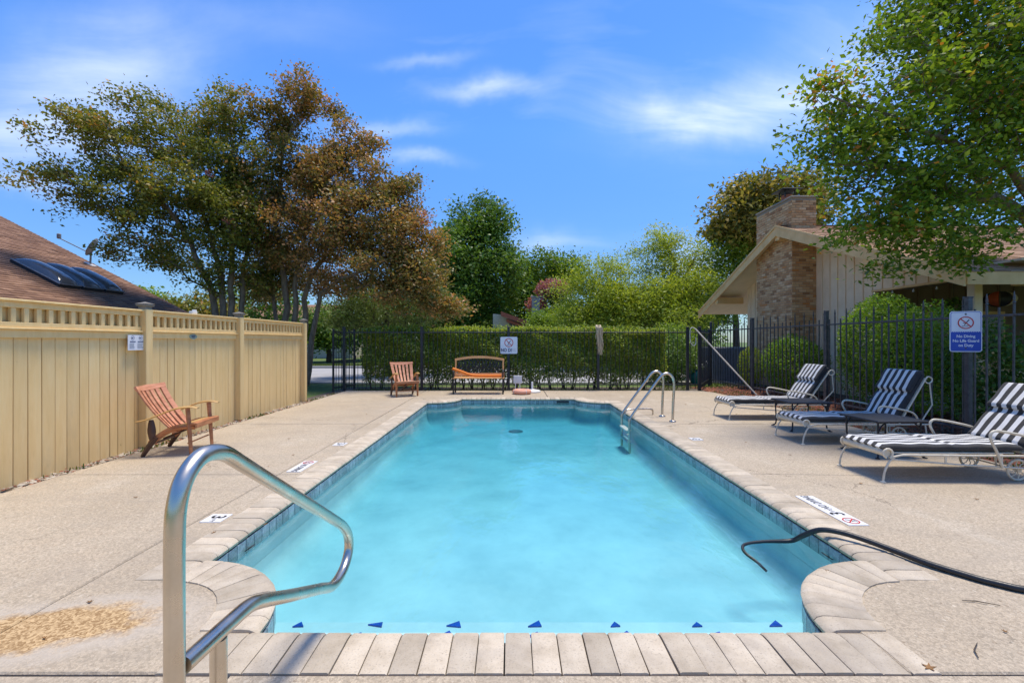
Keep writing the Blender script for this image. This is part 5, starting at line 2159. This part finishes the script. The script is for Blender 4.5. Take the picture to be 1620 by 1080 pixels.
for x in (-3.5, 2.8):
    dh('window', 'glass_dark', [(x, -.03, 1), (x + 1.4, -.03, 1), (x + 1.4, -.03, 2.2), (x, -.03, 2.2)], (0, .04, 0))
t = thing('air_conditioner', 'grey louvred air conditioning unit behind the iron fence', 'air conditioner', (7.75, 16.6, -.06))
MB().box((0, 0, .66), (1.3, 1.0, 1.2), ch=.03).build('cabinet', 'ac_grey', t)
for i in range(26):
    MB().box((-.62 + i * .05, -.505, .66), (.02, .02, 1.05)).build('louvre', 'ac_grey', t)
MB().box((0, 0, .02), (1.5, 1.2, .08), ch=.01).build('pad', 'road_concrete', t)
t = thing('glazed_pot', 'teal glazed pot with white flowers beyond the iron fence corner', 'pot', (6.30, 15.6, -.06))
MB().lathe([(.13, 0), (.20, .12), (.235, .30), (.19, .44), (.16, .47), (.18, .50), (.15, .50), (.13, .44)], n=20).build('pot_body', 'teal_glaze', t, 50)
v, q = leaves(np.random.default_rng(5).normal(size=(260, 3)) * np.array([.16, .16, .08]) + np.array([0, 0, .6]), .07, np.random.default_rng(6))
np_mesh('foliage', v, q, 'leaf_bush', t, np.random.default_rng(6).uniform(size=260))
v, q = leaves(np.random.default_rng(8).normal(size=(60, 3)) * np.array([.2, .2, .08]) + np.array([0, 0, .66]), .06, np.random.default_rng(9), 1, .9)
np_mesh('flower', v, q, 'white_paint', t)

# mulch bed on the right
b = MB()
b.add([(5.60, 1.0, -.058), (9.0, 1.0, -.058), (9.0, 17.5, -.058), (5.60, 13.4, -.058)], [(0, 1, 2, 3)])
b.build('mulch_bed', 'soil', kind='structure')
chips('mulch', 'mulch_chips', 9000, (5.64, 8.3), (3.5, 14.5), -.05, .02, 'red brown lava rock mulch in the bed behind the iron fence', 'mulch')
n_ = 1500
blades('bed_weeds', 'sparse weeds at the edge of the mulch bed', n_, rg.uniform(5.64, 6.5, n_), rg.uniform(3.5, 13, n_), -.05, .06, cat='weeds')

# ================================================================ HEDGE, BUSHES
rg = np.random.default_rng(99)
hd = thing('clipped_hedge', 'long clipped green hedge standing behind the black iron fence', 'hedge', (0, 13.95, -.06))
n_ = 78000
x = rg.uniform(-4.45, 4.55, n_)
fz_ = rg.uniform(size=n_)
front = .16 * np.sin(x * 2.1) * .25 + .07 * np.sin(x * 5.3 + 1)
topz = 1.76 + .03 * np.sin(x * 3.1) + .02 * np.sin(x * 8.7 + 2) - .05 * (x > 2.6)
z = .10 + (topz - .10) * rg.uniform(size=n_) ** .85
ydep = 13.42 + front + .10 * np.sin(z * 6 + x * 3) + np.abs(rg.normal(size=n_)) * .20
# thin, gappy foot
lowm = (z < .34) & (rg.uniform(size=n_) > (.34 + .66 * np.clip((z - .08) / .26, 0, 1) ** 1.2) * (.55 + .45 * np.sin(x * 3.7) * np.sin(x * 1.3 + 1)))
ok = ~lowm
pts = np.stack([x, ydep, z], -1)[ok]
top_n = 15000
tx = rg.uniform(-4.45, 4.55, top_n)
ty = rg.uniform(13.42, 14.6, top_n)
tz = 1.74 + .03 * np.sin(tx * 3.1) + rg.normal(size=top_n) * .035 - .05 * (tx > 2.6)
hp_ = np.array([0, 13.95, -.06])
sx_ = rg.uniform(-4.4, 4.5, 420)
sh_ = np.stack([sx_, rg.uniform(13.4, 14.3, 420), 1.76 + np.abs(rg.normal(size=420)) * .06], -1)
pts = np.concatenate([pts, np.repeat(sh_, 5, 0) + rg.normal(size=(2100, 3)) * np.array([.025, .025, .04])])
v, q = leaves(pts - hp_, .068, rg, .15)
np_mesh('foliage', v, q, 'leaf_hedge', hd, np.clip(rg.normal(.48, .24, len(pts)), 0, 1))
tp = np.stack([tx, ty, tz], -1)
v, q = leaves(tp - hp_, .07, rg, .6)
np_mesh('new_growth', v, q, 'leaf_hedgetop', hd, np.clip(rg.normal(.45, .25, top_n), 0, 1))
for i in range(26):
    xx = -4.3 + i * .345 + random.uniform(-.08, .08)
    b = MB()
    for j in range(3):
        b.tube([(xx + random.gauss(0, .03), random.gauss(0, .06), -.02), (xx + random.gauss(0, .1), random.gauss(0, .1), .5), (xx + random.gauss(0, .2), -.2 + random.gauss(0, .12), 1.3)], [.02, .015, .006], 5)
    b.build('stem', 'bark_dark', hd, 50)
xs, ysg = rg.uniform(-4.6, 5.2, 3000), rg.uniform(13.05, 13.5, 3000)
blades('fence_grass', 'strip of short grass and weeds under the black iron fence', 3000, xs, ysg, -.06, .09)
xs, ysg = rg.uniform(4.6, 9, 5000), rg.uniform(14, 18, 5000)
blades('side_lawn', 'bright patch of lawn beyond the iron fence corner', 5000, xs, ysg, -.07, .07)
xs, ysg = rg.uniform(-12, -4.5, 6000), rg.uniform(24.8, 28, 6000)
blades('verge_grass', 'grass verge across the road past the open gate', 6000, xs, ysg, -.07, .14)

BU = make_bush
BU('rounded_shrub', 'large rounded bright green shrub behind the fence, beside no life guard sign', (7.75, 8.9, -.06),
   [((7.6, 9.3, 1.22), (.78, .95, 1.12)), ((7.5, 8.4, 1.05), (.74, .85, 1.05)), ((7.9, 9.8, 1.3), (.75, .85, 1.1))], 30000, .055, 'leaf_bush', 31)
BU('clipped_shrub', 'smaller clipped green shrub in front of the brick chimney', (7.55, 12.2, -.06), [((7.55, 12.2, .75), (.75, .85, .85))], 11000, .06, 'leaf_bush', 32)
BU('leafy_shrub', 'loose dark leafy shrub against the low brick wall', (7.55, 6.95, -.06),
   [((7.4, 7.2, .95), (.45, .55, .85)), ((7.7, 6.6, 1.0), (.5, .5, .55)), ((7.2, 6.9, .5), (.35, .4, .4))], 4200, .085, 'leaf_oak', 33)
BU('yellow_shrub', 'small yellow green shrub by the air conditioner', (7.3, 13.9, -.06), [((7.3, 13.9, .65), (.35, .4, .62))], 2600, .06, 'leaf_lime', 34)
BU('corner_shrub', 'loose dark green shrub at the end of the hedge', (5.6, 15.6, -.06), [((5.5, 15.8, .85), (.9, .7, .85))], 7000, .075, 'leaf_oak', 35)
BU('bright_shrub', 'light green shrub beyond the end of the hedge', (6.2, 17.6, -.06), [((6.2, 17.6, 1.1), (1.2, .9, 1.0))], 7000, .08, 'leaf_fresh', 36)

# ================================================================ TREES
def blob(x, y, Y, r, w=1.0, ry=None, dy=1.0):
    rr = r * Y / 720
    return (P(x, y, Y), (rr, rr * 1.15 * dy, (ry or r) * Y / 720), w)


def stem(pts, r0, r1):
    return ([P(*p) if not isinstance(p, np.ndarray) else p for p in pts], r0, r1)


def gnd(x, Y):
    return np.array([(x - 810) / 720 * Y, Y, -.06])


YA = 14.5
make_tree('crape_myrtle', 'spreading multi-stem green crape myrtle leaning over the brown roof', 'tree',
          [stem([gnd(350, YA), (335, 450, YA), (300, 380, YA), (250, 310, YA - .3), (190, 250, YA - .6)], .13, .03),
           stem([gnd(358, YA), (350, 440, YA), (325, 350, YA + .4), (300, 260, YA + .6), (270, 200, YA + .6)], .12, .03),
           stem([gnd(366, YA), (366, 430, YA), (362, 330, YA), (365, 240, YA), (362, 180, YA)], .12, .03),
           stem([gnd(372, YA), (385, 440, YA + .3), (395, 340, YA + .8), (400, 260, YA + 1)], .11, .03)],
          [blob(124, 222, YA - 1, 52, .9, 40), blob(112, 298, YA - 1, 46, .8, 26), blob(165, 188, YA - .6, 38, .8, 30), blob(218, 165, YA, 34, .7, 26),
           blob(160, 300, YA - .8, 62, 1, 45), blob(215, 250, YA - .3, 62, 1.1, 52), blob(235, 345, YA - .4, 55, 1, 45), blob(205, 395, YA - .6, 38, .6, 26),
           blob(290, 225, YA + .4, 55, 1, 50), blob(350, 168, YA, 46, 1.1, 36), blob(300, 310, YA, 66, 1.2, 55), blob(360, 250, YA + .2, 50, 1, 55),
           blob(340, 340, YA - .5, 66, 1.3, 55), blob(385, 320, YA + .6, 50, 1, 60), blob(290, 400, YA + .6, 52, .8, 42), blob(375, 420, YA + .6, 55, 1, 50)],
          760, 76, .105, 'leaf_crape', seed=11, spread=.19, tint=(.45, .2), r_twig=.0065,
          extra=[('blossom', P(332, 274, YA - 1), (.12, .12, .12), 40, .07, 'leaf_pink'), ('blossom', P(362, 350, YA - 1.2), (.12, .12, .1), 40, .07, 'leaf_pink')])
YB = 15.2
make_tree('crape_myrtle', 'tall multi-stem crape myrtle with bronze foliage and pink tips', 'tree',
          [stem([gnd(455, YB), (450, 440, YB), (435, 340, YB + .2), (445, 240, YB), (470, 180, YB)], .13, .03),
           stem([gnd(466, YB), (468, 430, YB), (490, 330, YB), (505, 250, YB)], .12, .03),
           stem([gnd(476, YB), (484, 450, YB), (520, 390, YB - .3), (570, 330, YB - .4), (610, 300, YB - .4)], .12, .03),
           stem([gnd(484, YB), (505, 465, YB - .2), (560, 435, YB - .5), (625, 400, YB - .6)], .11, .03),
           stem([gnd(448, YB), (430, 450, YB + .5), (405, 370, YB + .8)], .10, .03)],
          [blob(425, 205, YB, 34, 1, 40), blob(455, 165, YB, 28, .6, 26), blob(498, 150, YB, 36, .8, 26), blob(530, 185, YB, 28, .5, 20), blob(560, 225, YB, 36, .7, 22),
           blob(598, 232, YB, 24, .4, 14), blob(430, 285, YB + .3, 56, 1, 50), blob(500, 250, YB, 48, .8, 46), blob(540, 290, YB, 58, 1, 44), blob(615, 285, YB - .3, 40, .9, 28),
           blob(640, 300, YB - .4, 26, .6, 28), blob(440, 370, YB + .4, 62, 1.2, 60), blob(520, 350, YB - .3, 66, 1.2, 52), blob(595, 345, YB - .6, 66, 1.3, 46),
           blob(655, 390, YB - .8, 48, 1.2, 50), blob(680, 440, YB - .9, 36, 1.1, 44), blob(600, 420, YB - .8, 60, 1.2, 44), blob(530, 425, YB + .5, 58, 1, 44), blob(645, 465, YB - .8, 50, 1.2, 30), blob(692, 478, YB - 1, 30, 1.0, 34), blob(425, 430, YB + 1, 55, 1, 46)],
          1180, 84, .105, 'leaf_bronze', seed=12, spread=.20, tint=(.46, .2), r_twig=.0065,
          extra=[('blossom', P(448, 133, YB), (.22, .2, .3), 120, .075, 'leaf_pink'), ('blossom', P(672, 345, YB - 1), (.25, .25, .3), 110, .075, 'leaf_pink')])
make_tree('cedar_tree', 'low spreading feathery cedar under the bronze crape myrtle', 'tree',
          [stem([gnd(615, 19), (612, 500, 19), (605, 460, 19)], .16, .06)],
          [blob(600, 478, 18.6, 62, 1, 34), blob(560, 495, 18.4, 36, 1, 26), blob(655, 490, 18.6, 46, 1, 30), blob(690, 470, 19.5, 34, .8, 34), blob(540, 510, 18.6, 24, .6, 16)],
          300, 70, .12, 'leaf_cedar', 'bark_dark', seed=13, spread=.26, aspect=.28, droop=.5)
make_tree('oak_tree', 'dense upright dark green oak beyond the hedge', 'tree',
          [stem([gnd(752, 38), (752, 480, 38), (750, 400, 38), (752, 350, 38)], .30, .06)],
          [blob(755, 350, 38, 40, 1, 34), blob(720, 380, 38, 38, 1, 40), blob(785, 385, 38, 32, 1, 40), blob(750, 400, 37, 56, 1.2, 46), blob(735, 445, 37, 56, 1.2, 44), blob(785, 440, 37, 40, 1, 48), blob(742, 480, 37, 46, 1.2, 34), blob(705, 420, 38, 37, .7, 50), blob(802, 405, 38, 14, .4, 30)],
          620, 66, .27, 'leaf_oak', 'bark_dark', seed=14, spread=.52, tint=(.5, .22), shell=.5)
make_tree('hackberry_tree', 'rounded mid green tree far behind the pink blossoming tree', 'tree',
          [stem([gnd(865, 42), (862, 480, 42), (862, 440, 42)], .35, .1)],
          [blob(862, 430, 42, 42, 1, 24), blob(835, 465, 42, 30, 1, 34), blob(895, 435, 43, 22, .8, 26), blob(830, 490, 41, 22, 1, 26)],
          260, 55, .28, 'leaf_fresh', 'bark_dark', seed=15, spread=.6, tint=(.35, .2))
make_tree('pink_crape_myrtle', 'crape myrtle covered in pink blossom beside the stone chimney', 'tree',
          [stem([gnd(885, 35), (882, 500, 35), (876, 470, 35)], .14, .05)],
          [blob(882, 485, 35, 28, 1, 24), blob(900, 505, 35, 26, .8, 16)],
          150, 34, .2, 'leaf_oak', 'bark_dark', seed=16, spread=.35,
          extra=[('blossom', P(876, 458, 34.6), (1.5, 1.2, .85), 2600, .18, 'leaf_pink'), ('blossom', P(848, 482, 34.2), (.85, .8, .7), 1000, .17, 'leaf_pink')])
make_tree('young_tree', 'small bright green bushy tree right of the stone chimney', 'tree',
          [stem([gnd(872, 30), (872, 515, 30), (870, 500, 30)], .10, .04)],
          [blob(872, 503, 30, 26, 1, 17), blob(862, 512, 30, 20, 1, 12)], 110, 46, .15, 'leaf_fresh', 'bark_dark', seed=17, spread=.32)
YM = 24
make_tree('mesquite_tree', 'feathery yellow green mesquite with crooked bare upper limbs', 'tree',
          [stem([gnd(1030, YM), (1034, 490, YM), (1050, 455, YM), (1070, 420, YM), (1052, 385, YM)], .22, .06),
           stem([gnd(1034, YM), (1040, 480, YM), (1082, 440, YM), (1098, 410, YM)], .14, .05),
           stem([gnd(1026, YM), (1015, 480, YM), (985, 455, YM), (960, 440, YM)], .16, .05)],
          [blob(1050, 375, YM, 28, .5, 16), blob(1020, 395, YM, 34, .4, 14), blob(1085, 405, YM, 30, .7, 22), blob(1060, 425, YM, 40, .6, 22), blob(975, 425, YM, 34, .6, 22), blob(940, 432, YM, 26, .6, 20), blob(930, 465, YM - .5, 42, 1.2, 26),
           blob(985, 475, YM - .8, 48, 1.3, 28), blob(1040, 470, YM - 1, 46, 1.2, 30), blob(1090, 465, YM - .6, 38, 1.1, 32), blob(920, 500, YM - .8, 34, 1.1, 20), blob(980, 505, YM - 1, 50, 1.2, 20), blob(1060, 503, YM - 1, 55, 1.2, 20)],
          900, 62, .16, 'leaf_lime', 'bark_dark', seed=18, spread=.36, aspect=.3, droop=.4, tint=(.48, .24))
make_tree('pecan_tree', 'light green tree beside the far eave of the club house', 'tree',
          [stem([gnd(1165, 25), (1163, 470, 25), (1160, 400, 25)], .2, .06)],
          [blob(1170, 370, 25, 34, 1, 28), blob(1150, 415, 25, 38, 1, 34), blob(1125, 455, 24.5, 34, 1, 34), blob(1140, 490, 24.5, 36, 1, 24), blob(1185, 400, 25, 24, .8, 40)],
          340, 52, .17, 'leaf_fresh', 'bark_dark', seed=19, spread=.4, tint=(.55, .22), aspect=.4)
make_tree('magnolia_tree', 'tall magnolia with olive and gold leaves behind the brick chimney', 'tree',
          [stem([gnd(1215, 24), (1212, 460, 24), (1205, 380, 24), (1205, 320, 24)], .28, .06)],
          [blob(1205, 300, 24, 44, 1, 26), blob(1165, 325, 24, 36, 1, 28), blob(1135, 352, 24, 24, .8, 26), blob(1255, 310, 24, 42, 1, 30), blob(1215, 345, 24, 60, 1, 36), blob(1285, 330, 24, 30, .8, 28), blob(1170, 375, 24.5, 40, .7, 26)],
          330, 34, .27, 'leaf_magnolia', 'bark_dark', seed=20, spread=.36, tint=(.5, .27), aspect=.48)
YN_ = 7.6
make_tree('elm_tree', 'large leafy tree overhanging the club house roof and iron fence', 'tree',
          [stem([np.array([11.4, 8.8, -.06]), np.array([11.3, 8.75, 1.6]), np.array([10.6, 8.6, 2.9]), P(1610, 335, 8.2), P(1530, 310, 7.8), P(1450, 280, 7.4), P(1380, 262, 7.2), P(1310, 262, 7.2)], .2, .022),
           stem([np.array([11.4, 8.8, .5]), np.array([11.3, 8.7, 2.4]), np.array([10.6, 8.4, 3.9]), P(1600, 180, 7.6), P(1520, 110, 7.4), P(1450, 70, 7.2)], .17, .03),
           stem([np.array([11.3, 8.75, 1.6]), np.array([10.5, 8.4, 3.2]), P(1590, 270, 7.6), P(1470, 200, 7.0), P(1380, 170, 6.8), P(1310, 150, 6.8)], .10, .02)],
          [blob(1270, 215, 7.2, 26, .7, 20), blob(1315, 155, 7.0, 40, .9, 34), blob(1330, 240, 7.2, 56, 1, 44), blob(1385, 170, 7.0, 60, 1, 54), blob(1420, 70, 7.2, 36, .8, 34), blob(1395, 310, 7.2, 50, .9, 40),
           blob(1350, 375, 7.2, 40, 1.0, 30), blob(1400, 350, 7.0, 50, 1.0, 34), blob(1430, 240, 7.0, 70, 1.1, 60), blob(1490, 130, 7.2, 80, 1.2, 80), blob(1470, 30, 7.6, 70, 1.1, 60), blob(1510, 290, 7.4, 70, 1.1, 56), blob(1460, 370, 7.0, 60, 1.1, 34),
           blob(1570, 200, 7.4, 80, 1.2, 80), blob(1590, 60, 7.6, 90, 1.2, 90), blob(1560, 370, 7.2, 60, 1.1, 36), blob(1660, 250, 8, 110, 1, 120), blob(1680, 60, 8, 110, 1, 120), blob(1560, -60, 8, 120, .8, 70), blob(1420, 410, 7.2, 44, .6, 16), blob(1540, 405, 7.2, 44, .6, 14)],
          1350, 38, .090, 'leaf_near', seed=22, spread=.17, r_twig=.0042, tint=(.46, .24), aspect=.55, up=.5)
# backdrop of lower trees
for i, (nm, lab, x, Y, hgt, rad_, mt, sd) in enumerate((
        ('shade_tree', 'pale green tree between brown roof and crape myrtle trunks', 235, 26, 70, 55, 'leaf_fresh', 61),
        ('shade_tree', 'olive tree crowded behind the green crape myrtle trunks', 315, 24, 62, 50, 'leaf_crape', 62),
        ('shade_tree', 'mid green tree behind the bronze crape myrtle trunks', 420, 30, 80, 60, 'leaf_oak', 63),
        ('shade_tree', 'dark tree across the road past the open gate', 520, 32, 45, 45, 'leaf_oak', 64),
        ('shade_tree', 'green tree standing across the road behind the cedar', 600, 36, 75, 60, 'leaf_fresh', 65),
        ('shade_tree', 'dark green tree between the oak and the cream house', 700, 40, 60, 50, 'leaf_oak', 66),
        ('shade_tree', 'yellow green tree beyond the mesquite and hedge end', 1000, 34, 60, 70, 'leaf_lime', 67),
        ('shade_tree', 'green tree behind the far corner of the club house', 1090, 38, 80, 60, 'leaf_fresh', 68),
        ('shade_tree', 'dark green tree rising behind the cream house wall', 775, 48, 75, 45, 'leaf_oak', 70),
        ('shade_tree', 'dark green tree behind the young bright tree', 925, 46, 55, 50, 'leaf_oak', 69))):
    make_tree(nm, lab, 'tree', [stem([gnd(x, Y), (x, 520, Y), (x + 4, 500, Y)], .2, .08)],
              [blob(x, 540 - hgt * .75, Y, rad_ * .8, 1, hgt * .35), blob(x - rad_ * .5, 540 - hgt * .45, Y, rad_ * .6, 1, hgt * .42), blob(x + rad_ * .5, 540 - hgt * .5, Y, rad_ * .6, 1, hgt * .4), blob(x, 540 - hgt * .15, Y, rad_ * .8, 1, hgt * .3)],
              170, 46, .011 * Y * .72, mt, 'bark_dark', seed=sd, spread=.022 * Y * .72)

# fallen leaves and twigs on the deck
lf = MB()
star = []
for i in range(10):
    a = 2 * math.pi * i / 10
    r_ = .030 if i % 2 == 0 else .012
    star.append((r_ * math.cos(a), r_ * math.sin(a)))
lf.prism(star, 0, .0025, fn=lambda q: V(q.x, q.y, q.z + .9 * (q.x * q.x + q.y * q.y) * 6))
LEAF = lf.mesh('fallen_leaf')
spots = [(1470, 1057), (1362, 765), (142, 953), (215, 787), (54, 732), (457, 694), (464, 720), (338, 843), (425, 738), (1085, 640), (1545, 790), (1250, 720), (340, 700), (560, 672), (1180, 700), (1310, 905), (1590, 1000), (70, 1010), (1165, 655), (880, 622), (580, 655), (420, 830)]
for i, (x, y) in enumerate(spots):
    Yd = 1008 / (y - 540)
    o = link('fallen_leaf', LEAF, 'leaf_litter', None, ((x - 810) / 720 * Yd, Yd, .004), random.uniform(0, 6))
    s_ = 1.1 if i == 0 else random.uniform(.35, .8)
    o.scale = (s_, s_ * random.uniform(.5, 1), 1)
    o['label'] = {0: 'largest yellow brown leaf lying by the curved coping', 1: 'dry leaf on the deck in front of the most reclined lounger', 2: 'dry leaf lying at the edge of the orange gravel patch', 4: 'dry leaf lying on the deck close to the yellow fence', 7: 'dry leaf on the deck beside the single 3 FT tile', 9: 'dry leaf on the deck beyond the pool ladder', 12: 'dry leaf at the feet of the chair against yellow fence', 15: 'dry leaf lying right beside the black hose', 19: 'dry leaf on the deck near the peach ring float'}.get(i, 'small dry brown leaf lying on open pale deck')
    o['category'] = 'leaf'
    o['group'] = 'fallen leaves on the deck'
for (x, y, a, L) in ((1552, 955, -.3, .16), (1547, 1030, .8, .14)):
    Yd = 1008 / (y - 540)
    t = MB().tube([(-L / 2, 0, .004), (-L * .1, .012, .005), (L / 2, 0, .004)], [.002, .003, .0015], 5).build('twig', 'bark_dark', None, 60)
    t.location = ((x - 810) / 720 * Yd, Yd, .003)
    t.rotation_euler = (0, 0, a)
    t['label'] = 'thin dry twig lying on the deck past the hose' if y < 1000 else 'bent dry twig lying near the largest fallen leaf'
    t['category'] = 'twig'
    t['group'] = 'twigs on the deck'
